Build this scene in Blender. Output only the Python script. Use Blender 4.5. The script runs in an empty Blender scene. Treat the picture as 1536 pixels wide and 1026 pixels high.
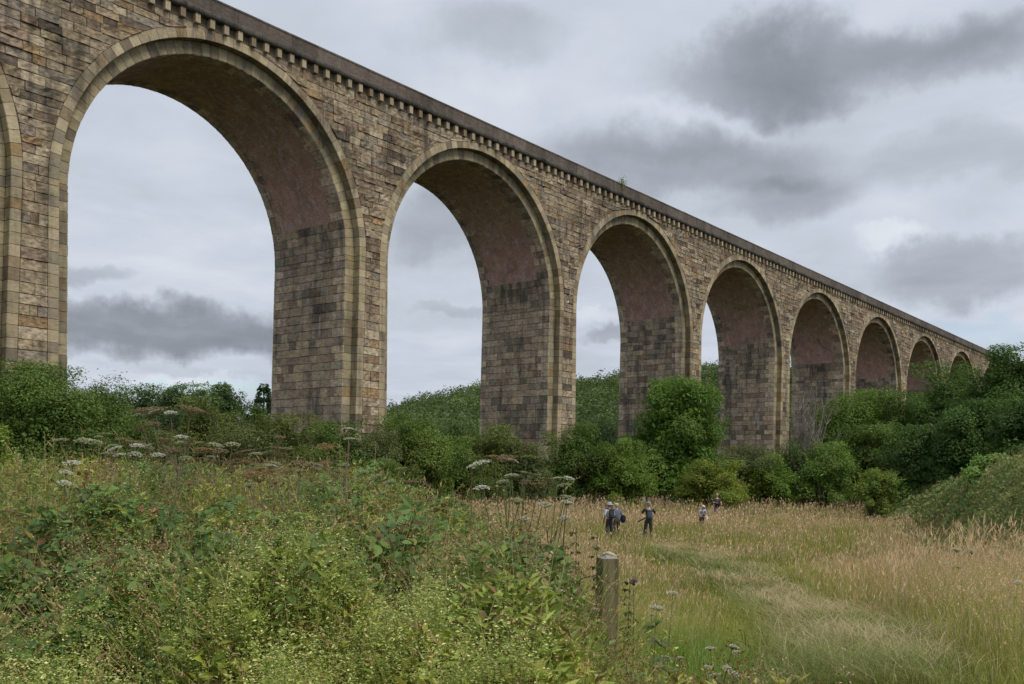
import bpy, math, random
import numpy as np
from mathutils import Vector, Matrix

random.seed(7)
RNG = np.random.default_rng(11)
PI = math.pi
E = 2.7                      # eye height above the meadow
F = 1493.33                  # focal length in pixels of the 1536 wide frame
ROLL, HC = 0.01678, 719.64
TH, DP, T0 = 0.67135, 47.544, 24.698
P = 22.0                     # bay length of the viaduct

scene = bpy.context.scene
col = scene.collection


# ------------------------------------------------------------------ helpers
def at(px, py, d):
    """point at forward distance d seen at pixel (px, py)"""
    x, y = px - 768.0, py - HC
    c, s = math.cos(ROLL), math.sin(ROLL)
    xr, yr = c * x + s * y, -s * x + c * y
    return Vector((d * xr / F, d, E - d * yr / F))


def tag(o, label=None, cat=None, group=None, kind=None):
    if label: o['label'] = label
    if cat: o['category'] = cat
    if group: o['group'] = group
    if kind: o['kind'] = kind
    return o


def empty(name, loc=(0, 0, 0), rz=0.0):
    o = bpy.data.objects.new(name, None)
    o.empty_display_size = 0.2
    o.location = loc
    o.rotation_euler = (0, 0, rz)
    col.objects.link(o)
    return o


class MB:
    """collects vertices, polygons and one colour per vertex, links them as one mesh object"""
    def __init__(self):
        self.v, self.c, self.f, self.uv, self.n = [], [], [], [], 0

    def add(self, v, f, c=(0.5, 0.5, 0.5)):
        v = np.asarray(v, dtype=np.float32).reshape(-1, 3)
        f = np.asarray(f, dtype=np.int64)
        c = np.asarray(c, dtype=np.float32)
        if c.ndim == 1:
            c = np.tile(c, (len(v), 1))
        self.v.append(v); self.c.append(c); self.f.append(f + self.n)
        self.n += len(v)

    def mesh(self, name, mat, smooth=False):
        me = bpy.data.meshes.new(name)
        if not self.v:
            return me
        V = np.concatenate(self.v); C = np.concatenate(self.c)
        me.vertices.add(len(V)); me.vertices.foreach_set('co', V.ravel())
        loops = np.concatenate([f.ravel() for f in self.f])
        tot = np.concatenate([np.full(len(f), f.shape[1], dtype=np.int32) for f in self.f])
        start = np.concatenate([[0], np.cumsum(tot)[:-1]]).astype(np.int32)
        me.loops.add(len(loops)); me.loops.foreach_set('vertex_index', loops.astype(np.int32))
        me.polygons.add(len(tot))
        me.polygons.foreach_set('loop_start', start)
        me.polygons.foreach_set('loop_total', tot)
        me.polygons.foreach_set('use_smooth', np.full(len(tot), bool(smooth)))
        a = me.attributes.new('Col', 'FLOAT_COLOR', 'POINT')
        a.data.foreach_set('color', np.concatenate([C, np.ones((len(C), 1), np.float32)], 1).ravel())
        me.materials.append(mat)
        me.update(calc_edges=True)
        return me

    def build(self, name, mat, parent=None, smooth=False, loc=None):
        o = bpy.data.objects.new(name, self.mesh(name, mat, smooth))
        col.objects.link(o)
        if parent: o.parent = parent
        if loc is not None: o.location = loc
        return o

    # -- simple shapes
    def box(self, lo, hi, c=(0.5, 0.5, 0.5)):
        x0, y0, z0 = lo; x1, y1, z1 = hi
        v = [(x0, y0, z0), (x1, y0, z0), (x1, y1, z0), (x0, y1, z0), (x0, y0, z1), (x1, y0, z1), (x1, y1, z1), (x0, y1, z1)]
        self.add(v, [(0, 3, 2, 1), (4, 5, 6, 7), (0, 1, 5, 4), (1, 2, 6, 5), (2, 3, 7, 6), (3, 0, 4, 7)], c)

    def tube(self, pts, rad, c=(0.5, 0.5, 0.5), n=5, cap=True):
        pts = np.asarray(pts, float); m = len(pts)
        rad = np.broadcast_to(np.asarray(rad, float), (m,))
        tan = np.gradient(pts, axis=0)
        tan /= np.linalg.norm(tan, axis=1)[:, None] + 1e-9
        ref = np.array([0.31, 0.17, 0.93]) if abs(tan[0] @ np.array([0, 0, 1])) < 0.9 else np.array([1.0, 0.13, 0.05])
        a = np.cross(tan, ref); a /= np.linalg.norm(a, axis=1)[:, None] + 1e-9
        b = np.cross(tan, a)
        ang = np.linspace(0, 2 * PI, n, endpoint=False)
        v = pts[:, None] + rad[:, None, None] * (a[:, None] * np.cos(ang)[None, :, None] + b[:, None] * np.sin(ang)[None, :, None])
        i, j = np.meshgrid(np.arange(m - 1), np.arange(n), indexing='ij')
        j2 = (j + 1) % n
        f = np.stack([i * n + j, i * n + j2, (i + 1) * n + j2, (i + 1) * n + j], -1).reshape(-1, 4)
        self.add(v.reshape(-1, 3), f, c)
        if cap:
            base = self.n - m * n
            self.f.append(np.array([[base + (m - 1) * n + k for k in range(n)]]))
            self.f.append(np.array([[base + k for k in range(n)][::-1]]))

    def ball(self, c0, r, c=(0.5, 0.5, 0.5), nu=10, nv=7):
        r = np.broadcast_to(np.asarray(r, float), (3,))
        ph = np.linspace(0.02, PI - 0.02, nv); th = np.linspace(0, 2 * PI, nu, endpoint=False)
        p, t = np.meshgrid(ph, th, indexing='ij')
        v = np.stack([np.sin(p) * np.cos(t) * r[0], np.sin(p) * np.sin(t) * r[1], np.cos(p) * r[2]], -1).reshape(-1, 3) + np.asarray(c0)
        i, j = np.meshgrid(np.arange(nv - 1), np.arange(nu), indexing='ij'); j2 = (j + 1) % nu
        self.add(v, np.stack([i * nu + j, (i + 1) * nu + j, (i + 1) * nu + j2, i * nu + j2], -1).reshape(-1, 4), c)


def hash2(ix, iy, seed):
    h = (ix.astype(np.int64) * 374761393 + iy.astype(np.int64) * 668265263 + seed * 1442695041) & 0x7fffffff
    h = ((h ^ (h >> 13)) * 1274126177) & 0x7fffffff
    return ((h ^ (h >> 16)) & 0xffff) / 65535.0


def vnoise(x, y, seed=0):
    x = np.asarray(x, float); y = np.asarray(y, float)
    ix, iy = np.floor(x), np.floor(y); fx, fy = x - ix, y - iy
    fx = fx * fx * (3 - 2 * fx); fy = fy * fy * (3 - 2 * fy)
    a = hash2(ix, iy, seed); b = hash2(ix + 1, iy, seed); c = hash2(ix, iy + 1, seed); d = hash2(ix + 1, iy + 1, seed)
    return (a * (1 - fx) + b * fx) * (1 - fy) + (c * (1 - fx) + d * fx) * fy


def fbm(x, y, seed=0, octv=3):
    s, a, t = 0, 1.0, 0
    for o in range(octv):
        s = s + a * vnoise(x * 2 ** o, y * 2 ** o, seed + o); t += a; a *= 0.5
    return s / t


def domes(x, y, cell, seed=0):
    """cushions of plants: rounded bumps on a jittered grid, 0 between them and 1 on top"""
    x = np.asarray(x, float) / cell; y = np.asarray(y, float) / cell
    ix, iy = np.floor(x), np.floor(y); best = np.zeros(np.shape(x))
    for dx in (-1, 0, 1):
        for dy in (-1, 0, 1):
            jx, jy = ix + dx, iy + dy
            px = jx + .15 + .7 * hash2(jx, jy, seed); py = jy + .15 + .7 * hash2(jx, jy, seed + 1)
            rr = .45 + .55 * hash2(jx, jy, seed + 2); hh = .35 + .65 * hash2(jx, jy, seed + 3)
            d2 = ((x - px) ** 2 + (y - py) ** 2) / rr ** 2
            best = np.maximum(best, hh * np.sqrt(np.clip(1 - d2, 0, 1)))
    return best


def sstep(a, b, x):
    t = np.clip((np.asarray(x, float) - a) / (b - a), 0, 1)
    return t * t * (3 - 2 * t)


def unit(v):
    return v / (np.linalg.norm(v, axis=-1, keepdims=True) + 1e-9)


# ------------------------------------------------------------------ materials
class NT:
    def __init__(self, tree):
        self.t = tree; self.n = tree.nodes; self.l = tree.links
        self.n.clear()

    def node(self, typ, ins=None, **kw):
        nd = self.n.new(typ)
        for k, v in kw.items(): setattr(nd, k, v)
        for k, v in (ins or {}).items(): self.put(nd.inputs[k], v)
        return nd

    def put(self, sock, v):
        if isinstance(v, bpy.types.NodeSocket): self.l.new(v, sock)
        elif isinstance(v, bpy.types.Node): self.l.new(v.outputs[0], sock)
        else: sock.default_value = v[:3] if (hasattr(v, '__len__') and sock.type == 'VECTOR') else v

    def m(self, op, a, b=None, c=None, clamp=False):
        nd = self.n.new('ShaderNodeMath'); nd.operation = op; nd.use_clamp = clamp
        for i, v in enumerate((a, b, c)):
            if v is not None: self.put(nd.inputs[i], v)
        return nd.outputs[0]

    def vm(self, op, a, b=None):
        nd = self.n.new('ShaderNodeVectorMath'); nd.operation = op
        self.put(nd.inputs[0], a)
        if b is not None: self.put(nd.inputs[1], b)
        return nd.outputs['Value'] if op in ('DOT_PRODUCT', 'LENGTH', 'DISTANCE') else nd.outputs[0]

    def mix(self, fac, a, b, blend='MIX'):
        nd = self.n.new('ShaderNodeMix'); nd.data_type = 'RGBA'; nd.blend_type = blend
        self.put(nd.inputs[0], fac); self.put(nd.inputs[6], a); self.put(nd.inputs[7], b)
        return nd.outputs[2]

    def noise(self, vec, scale, detail=4.0, rough=0.55, dist=0.0):
        nd = self.n.new('ShaderNodeTexNoise')
        self.put(nd.inputs['Vector'], vec)
        nd.inputs['Scale'].default_value = scale; nd.inputs['Detail'].default_value = detail
        nd.inputs['Roughness'].default_value = rough; nd.inputs['Distortion'].default_value = dist
        return nd.outputs[0]

    def ramp(self, fac, stops):
        nd = self.n.new('ShaderNodeValToRGB')
        while len(nd.color_ramp.elements) < len(stops): nd.color_ramp.elements.new(0.5)
        for e, (p, c) in zip(nd.color_ramp.elements, stops):
            e.position = p; e.color = (c, c, c, 1) if not hasattr(c, '__len__') else (*c, 1)
        self.put(nd.inputs[0], fac)
        return nd.outputs[0]

    def mapr(self, v, a, b, c=0.0, d=1.0):
        nd = self.n.new('ShaderNodeMapRange'); nd.interpolation_type = 'SMOOTHSTEP'
        for i, x in enumerate((v, a, b, c, d)): self.put(nd.inputs[i], x)
        return nd.outputs[0]

    def scale(self, vec, s):
        nd = self.n.new('ShaderNodeMapping'); nd.inputs['Scale'].default_value = s
        self.put(nd.inputs['Vector'], vec)
        return nd.outputs[0]


def new_mat(name):
    m = bpy.data.materials.new(name); m.use_nodes = True
    return m, NT(m.node_tree)


def principled(nt, color, rough=0.8, spec=0.3, normal=None, **kw):
    b = nt.node('ShaderNodeBsdfPrincipled')
    nt.put(b.inputs['Base Color'], color); nt.put(b.inputs['Roughness'], rough)
    b.inputs['Specular IOR Level'].default_value = spec
    if normal is not None: nt.put(b.inputs['Normal'], normal)
    return b


def out(nt, sh):
    o = nt.node('ShaderNodeOutputMaterial'); nt.put(o.inputs[0], sh)


def rgba(r, g, b): return (r, g, b, 1.0)


def leaf_mat(name, trans=0.32, rough=0.55, spec=0.22, tint=(1.10, 1.10, 0.80)):
    m, nt = new_mat(name)
    a = nt.node('ShaderNodeAttribute', attribute_name='Col')
    ac = nt.mix(1.0, a.outputs['Color'], rgba(*tint), 'MULTIPLY')
    p = principled(nt, ac, rough, spec)
    t = nt.node('ShaderNodeBsdfTranslucent')
    nt.put(t.inputs[0], nt.mix(1.0, ac, rgba(1.15, 1.25, 0.7), 'MULTIPLY'))
    mx = nt.node('ShaderNodeMixShader'); mx.inputs[0].default_value = trans
    nt.put(mx.inputs[1], p.outputs[0]); nt.put(mx.inputs[2], t.outputs[0])
    out(nt, mx.outputs[0])
    return m


def plain_mat(name, color=None, rough=0.8, spec=0.25, nscale=20.0, namp=0.25, bump=0.0, metal=0.0):
    """colour from the vertex colours (or one colour) with a little mottling"""
    m, nt = new_mat(name)
    tc = nt.node('ShaderNodeTexCoord').outputs['Object']
    c = rgba(*color) if color else nt.node('ShaderNodeAttribute', attribute_name='Col').outputs['Color']
    n = nt.noise(tc, nscale, 4.0)
    k = nt.mapr(n, 0.25, 0.75, 1.0 - namp, 1.0 + namp)
    cc = nt.node('ShaderNodeVectorMath', operation='SCALE'); nt.put(cc.inputs[0], c); nt.put(cc.inputs['Scale'], k)
    nrm = None
    if bump:
        b = nt.node('ShaderNodeBump', {'Strength': bump, 'Distance': 0.02, 'Height': n}); nrm = b.outputs[0]
    p = principled(nt, cc.outputs[0], rough, spec, nrm)
    p.inputs['Metallic'].default_value = metal
    out(nt, p.outputs[0])
    return m


def stone_mat(name, stain=0.5, streak_dark=(0.035, 0.034, 0.034), mott=0.3, lime=0.12, top_dark=None):
    m, nt = new_mat(name)
    tc = nt.node('ShaderNodeTexCoord').outputs['Object']
    c = nt.node('ShaderNodeAttribute', attribute_name='Col').outputs['Color']
    n1 = nt.noise(nt.scale(tc, (1, 1, 2.2)), 3.2, 4.0, 0.7)
    k = nt.mapr(n1, 0.28, 0.72, 1.0 - mott, 1.0 + mott)
    cc = nt.node('ShaderNodeVectorMath', operation='SCALE'); nt.put(cc.inputs[0], c); nt.put(cc.inputs['Scale'], k)
    # grime in vertical runs and broad patches
    st = nt.noise(nt.scale(tc, (1.6, 1.6, 0.16)), 1.0, 3.0, 0.6, 0.3)
    br = nt.noise(tc, 0.23, 3.0, 0.6, 0.5)
    fine = nt.noise(tc, 1.4, 3.0, 0.7)
    g = nt.m('ADD', nt.m('MULTIPLY', st, 0.55), nt.m('ADD', nt.m('MULTIPLY', br, 0.45), nt.m('MULTIPLY', fine, 0.25)))
    gm = nt.m('MULTIPLY', nt.mapr(g, 0.56, 0.80), stain)
    c2 = nt.mix(gm, cc.outputs[0], rgba(*streak_dark))
    # pale lime runs
    ls = nt.noise(nt.scale(tc, (3.4, 3.4, 0.22)), 1.0, 2.0, 0.5)
    lb = nt.noise(tc, 0.35, 2.0, 0.5)
    lm = nt.m('MULTIPLY', nt.m('MULTIPLY', nt.mapr(ls, 0.60, 0.74), nt.mapr(lb, 0.5, 0.65)), lime * 4)
    c3 = nt.mix(lm, c2, rgba(0.38, 0.36, 0.33))
    bf = nt.noise(tc, 9.0, 3.0, 0.7)
    b = nt.node('ShaderNodeBump', {'Strength': 0.5, 'Distance': 0.04, 'Height': bf})
    p = principled(nt, c3, 0.9, 0.2, b.outputs[0])
    out(nt, p.outputs[0])
    return m


def brick_mat():
    m, nt = new_mat('soffit_brick')
    uv = nt.node('ShaderNodeTexCoord').outputs['UV']
    ob = nt.node('ShaderNodeTexCoord').outputs['Object']
    bk = nt.node('ShaderNodeTexBrick', {'Vector': uv, 'Scale': 1.0, 'Mortar Size': 0.008, 'Mortar Smooth': 0.2, 'Bias': 0.0,
                                        'Brick Width': 0.23, 'Row Height': 0.078,
                                        'Color1': rgba(0.64, 0.40, 0.31), 'Color2': rgba(0.52, 0.32, 0.25), 'Mortar': rgba(0.25, 0.19, 0.17)})
    n = nt.noise(ob, 1.1, 4.0, 0.65)
    c = nt.mix(nt.mapr(n, 0.40, 0.62, 0.0, 0.75), bk.outputs[0], rgba(0.33, 0.215, 0.165))
    # soot and mineral staining towards the crown, pale efflorescence below
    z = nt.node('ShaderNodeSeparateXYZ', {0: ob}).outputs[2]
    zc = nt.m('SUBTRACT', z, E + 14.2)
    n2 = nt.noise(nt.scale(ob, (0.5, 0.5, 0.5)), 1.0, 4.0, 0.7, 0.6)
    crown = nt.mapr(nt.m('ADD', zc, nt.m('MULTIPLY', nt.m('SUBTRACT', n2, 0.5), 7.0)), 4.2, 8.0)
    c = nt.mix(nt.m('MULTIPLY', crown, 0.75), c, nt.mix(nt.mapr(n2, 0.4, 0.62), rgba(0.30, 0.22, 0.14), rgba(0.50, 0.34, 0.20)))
    ef = nt.noise(nt.scale(ob, (2.2, 2.2, 0.5)), 1.0, 3.0, 0.7)
    c = nt.mix(nt.m('MULTIPLY', nt.mapr(ef, 0.50, 0.66), 0.6), c, rgba(0.58, 0.46, 0.43))
    wr = nt.noise(nt.scale(ob, (5.0, 5.0, 9.0)), 1.0, 3.0, 0.7)
    c = nt.mix(nt.mapr(wr, .42, .66, 0.0, 0.5), c, rgba(0.19, 0.135, 0.105))
    dk = nt.noise(ob, 0.5, 3.0, 0.7, 0.4)
    c = nt.mix(nt.m('MULTIPLY', nt.mapr(dk, 0.55, 0.72), 0.45), c, rgba(0.06, 0.052, 0.045))
    b = nt.node('ShaderNodeBump', {'Strength': 0.6, 'Distance': 0.012, 'Height': nt.m('SUBTRACT', nt.noise(ob, 14.0, 3.0), nt.m('MULTIPLY', bk.outputs[1], 0.8))})
    out(nt, principled(nt, c, 0.9, 0.2, b.outputs[0]).outputs[0])
    return m


M = {}
M['rock'] = stone_mat('rock_faced_stone', 0.78, (0.048, 0.038, 0.029), 0.55, 0.12)
M['smooth'] = stone_mat('dressed_stone', 0.66, (0.05, 0.042, 0.032), 0.16, 0.10)
M['inner'] = stone_mat('weathered_stone', 0.78, (0.045, 0.042, 0.041), 0.38, 0.26)
M['coping'] = stone_mat('coping_stone', 0.55, (0.03, 0.027, 0.024), 0.25, 0.03)
M['roll'] = stone_mat('sooty_string_course', 0.9, (0.012, 0.012, 0.012), 0.3, 0.02)
M['mortar'] = plain_mat('old_mortar', (0.075, 0.058, 0.042), 0.95, 0.1, 2.0, 0.3)
M['mortar_dark'] = plain_mat('old_mortar_dark', (0.055, 0.046, 0.036), 0.95, 0.1, 2.0, 0.3)
M['brick'] = brick_mat()
M['leaf'] = leaf_mat('leaves', 0.30, tint=(1.16, 1.16, 0.95))
M['leaf_near'] = leaf_mat('near_leaves', 0.28, 0.5, 0.3, (1.26, 1.22, 1.0))
M['grass'] = leaf_mat('grass_blades', 0.35, 0.6, 0.2, (1.0, 1.0, 1.0))
M['bark'] = plain_mat('bark', None, 0.9, 0.15, 12.0, 0.4, 0.4)
M['stem'] = plain_mat('stems', None, 0.75, 0.2, 30.0, 0.2)
M['petal'] = leaf_mat('umbel_florets', 0.25, 0.8, 0.1, (1.0, 1.0, 1.0))
M['cloth'] = plain_mat('cloth', None, 0.9, 0.15, 35.0, 0.18, 0.3)
M['skin'] = plain_mat('skin', None, 0.55, 0.35, 20.0, 0.06)
M['rubber'] = plain_mat('camera_plastic', None, 0.5, 0.4, 30.0, 0.1)


# ------------------------------------------------------------------ terrain
def bank_edge(y):
    """right hand limit of the overgrown bank by the camera"""
    return np.interp(y, [0, 4, 6, 9, 13, 20, 26], [1.5, 1.25, 0.95, 0.6, -0.1, -1.8, -4.5])


def mound_front(y):
    return np.interp(y, [8, 15, 26, 40, 68, 90, 120], [6.2, 7.9, 12.0, 17.2, 26.6, 31.0, 36.0])


def mound_h(x, y):
    """height of the bramble mound on the right above the meadow"""
    hmax = np.interp(y, [8, 16, 26, 45, 70, 100], [0.4, 1.5, 3.3, 3.3, 2.0, 1.6])
    return hmax * sstep(-0.4, 3.4, x - mound_front(y)) * sstep(120, 95, y)


def ground_z(x, y):
    x = np.asarray(x, float); y = np.asarray(y, float)
    # the knoll the photographer stands on, falling away to the meadow
    side = sstep(0.6, -2.5, x - bank_edge(y))
    near = (1.08 + 0.42 * side) * (1 - sstep(5.0 + 9 * side, 24.0 + 4 * side, y))
    z = near + 0.10 * (fbm(x * 0.25, y * 0.25, 3) - 0.5) * sstep(3, 12, y)
    de = 72 + 0.6 * x
    z = z + 1.1 * sstep(-26, 2, y - de) * sstep(300, 110, y)                      # rise to the field edge
    z = z + 0.65 * mound_h(x, y)
    # hill beyond the viaduct
    d = np.hypot(x, y); ax = np.where(y > 1, x / np.maximum(y, 1), 0) * F + 768
    top = np.interp(ax, [-400, 200, 380, 480, 560, 640, 720, 800, 900, 1000, 1100, 1400, 2500], [2, 2, 3, 7, 11.5, 17.5, 21.0, 22.5, 25.0, 27.0, 29.0, 24, 15])
    z = z + top * sstep(150, 330, d) * (y > 1) * sstep(900, 420, d)
    return z


def build_ground():
    ys = np.concatenate([np.linspace(-60, 0, 8)[:-1], np.linspace(0, 30, 61)[:-1], np.linspace(30, 110, 61)[:-1], np.linspace(110, 460, 50)[:-1], np.linspace(460, 3500, 14)])
    s = np.linspace(-1, 1, 161); xs = np.sign(s) * (np.abs(s) * 18 + np.abs(s) ** 4 * 480 + np.abs(s) ** 12 * 2500)
    X, Y = np.meshgrid(xs, ys, indexing='ij')
    Z = ground_z(X, Y)
    v = np.stack([X, Y, Z], -1).reshape(-1, 3)
    n = len(ys); i, j = np.meshgrid(np.arange(len(xs) - 1), np.arange(n - 1), indexing='ij')
    f = np.stack([i * n + j, (i + 1) * n + j, (i + 1) * n + j + 1, i * n + j + 1], -1).reshape(-1, 4)
    m, nt = new_mat('meadow_soil')
    tc = nt.node('ShaderNodeTexCoord').outputs['Object']
    a = nt.noise(tc, 0.35, 5.0, 0.6); b = nt.noise(tc, 6.0, 5.0, 0.7)
    c = nt.mix(nt.mapr(a, 0.35, 0.65), rgba(0.060, 0.062, 0.022), rgba(0.105, 0.085, 0.040))
    c = nt.mix(nt.mapr(b, 0.3, 0.75), c, rgba(0.035, 0.038, 0.014))
    bp = nt.node('ShaderNodeBump', {'Strength': 0.8, 'Distance': 0.08, 'Height': b})
    out(nt, principled(nt, c, 0.95, 0.1, bp.outputs[0]).outputs[0])
    mb = MB(); mb.add(v, f)
    o = mb.build('ground', m, smooth=True)
    tag(o, kind='structure')


build_ground()

# ------------------------------------------------------------------ viaduct
ZS = E + 14.2                # springing line
R2, R1 = 9.15, 9.85          # inner and outer order of the arch
RO = R1 + 0.54               # back of the outer voussoirs
REC = 0.5                    # step between the two orders
WID = 7.68
ZB = -3.0                    # foot of the piers, below ground
Z_CORB, Z_ROLL, Z_RIM, Z_TOP = E + 24.52, E + 25.03, E + 25.40, E + 26.22
CEN = {j: T0 + R2 + 0.05 + (j - 1) * P for j in range(-1, 13)}
JS = list(range(0, 12))      # arches built: 0 is mostly left of the frame, the last ones stand behind the trees
BAT = 1 / 80.0

via = empty('railway_viaduct', (-math.cos(TH) * DP, math.sin(TH) * DP, 0), PI / 2 - TH)
tag(via, 'long tan stone railway viaduct with tall round arches and a corbelled parapet', 'viaduct')

PAL_ROCK = np.array([(.36, .285, .19), (.44, .365, .26), (.36, .25, .14), (.24, .175, .118), (.30, .255, .20), (.15, .12, .092), (.30, .225, .165), (.34, .275, .195)])
W_ROCK = np.array([.26, .15, .05, .10, .13, .05, .09, .17])
PAL_SM = np.array([(.50, .42, .285), (.45, .37, .24), (.38, .325, .24), (.33, .255, .165), (.40, .285, .15), (.27, .225, .165)])
W_SM = np.array([.32, .28, .18, .11, .04, .07])
PAL_IN = np.array([(.44, .365, .275), (.37, .31, .24), (.49, .395, .275), (.25, .215, .175), (.33, .245, .18), (.48, .40, .30)])
W_IN = np.array([.28, .24, .15, .15, .1, .08])


def pick(pal, w, n):
    c = pal[RNG.choice(len(pal), n, p=w / w.sum())] * np.array([.84, .82, .78])
    return c * RNG.uniform(0.82, 1.18, (n, 1)) * RNG.uniform(0.985, 1.015, (n, 3))


def blocks(mb, C, N, bulge, colr, nu=6, nv=5, sink=0.03, edge=0.014):
    """stones: C (n,4,3) corners bl br tr tl, N (n,3) outward normal, bulge (n,) rock face depth"""
    C = np.asarray(C, float); n = len(C)
    if n == 0: return
    N = np.broadcast_to(np.asarray(N, float), (n, 3)); bulge = np.broadcast_to(np.asarray(bulge, float), (n,))
    Lu = np.linalg.norm(C[:, 1] - C[:, 0], axis=1) + np.linalg.norm(C[:, 2] - C[:, 3], axis=1)
    Lv = np.linalg.norm(C[:, 3] - C[:, 0], axis=1) + np.linalg.norm(C[:, 2] - C[:, 1], axis=1)
    def st(L, k):
        e = np.clip(2 * edge / np.maximum(L, 0.05), 0.01, 0.3)[:, None]
        g = 0.40 * e
        inner = e + g + np.linspace(0, 1, k - 2)[None] * (1 - 2 * (e + g))
        return np.concatenate([g, inner, 1 - g], 1)
    su, sv = st(Lu, nu), st(Lv, nv)
    U = su[:, :, None]; V = sv[:, None, :]
    pos = ((1 - U) * (1 - V))[..., None] * C[:, None, None, 0] + (U * (1 - V))[..., None] * C[:, None, None, 1] \
        + (U * V)[..., None] * C[:, None, None, 2] + ((1 - U) * V)[..., None] * C[:, None, None, 3]
    h = RNG.uniform(0.0, 1.0, (n, nu, nv)) * bulge[:, None, None]
    ring = np.zeros((nu, nv), bool); ring[[1, -2], :] = True; ring[:, [1, -2]] = True
    bd = np.zeros((nu, nv), bool); bd[[0, -1], :] = True; bd[:, [0, -1]] = True
    h[:, ring] = RNG.uniform(0.3, 0.95, (n, ring.sum())) * bulge[:, None]
    h[:, bd] = -sink
    tilt = (RNG.normal(0, 0.12, (n, 1, 1)) * (U - 0.5) + RNG.normal(0, 0.12, (n, 1, 1)) * (V - 0.5)) * bulge[:, None, None] * 2
    h = h + tilt
    pos = pos + h[..., None] * N[:, None, None]
    i, j = np.meshgrid(np.arange(nu - 1), np.arange(nv - 1), indexing='ij')
    f = np.stack([i * nv + j, (i + 1) * nv + j, (i + 1) * nv + j + 1, i * nv + j + 1], -1).reshape(-1, 4)
    f = (f[None] + (np.arange(n) * nu * nv)[:, None, None]).reshape(-1, 4)
    mb.add(pos.reshape(-1, 3), f, np.repeat(colr, nu * nv, axis=0))


def jamb_r(R, z):
    return R - np.maximum(ZS - z, 0) * BAT


def station(R, s):
    """s < 0: height below the springing; s >= 0: angle; right hand half, relative to the arch centre"""
    if s < 0: return np.array([jamb_r(R, ZS + s), ZS + s])
    return np.array([R * math.cos(s), ZS + R * math.sin(s)])


def courses(z0, z1, h, jit=0.12):
    zs = [z0]
    while zs[-1] < z1 - 0.2:
        zs.append(zs[-1] + h * random.uniform(1 - jit, 1 + jit))
    zs[-1] = z1
    return zs


CRS_LOW = courses(ZB, ZS, 0.56)          # jamb courses, shared by all the piers
NV_ARCH = 26                             # voussoirs on each half
STS = [z - ZS for z in CRS_LOW[:-1]] + [k * (PI / 2) / NV_ARCH for k in range(NV_ARCH + 1)]
BRICK_A = 0.21                           # the brick barrel starts at this angle above the springing


def wpt(t, w, z): return (t, w, z)


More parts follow.
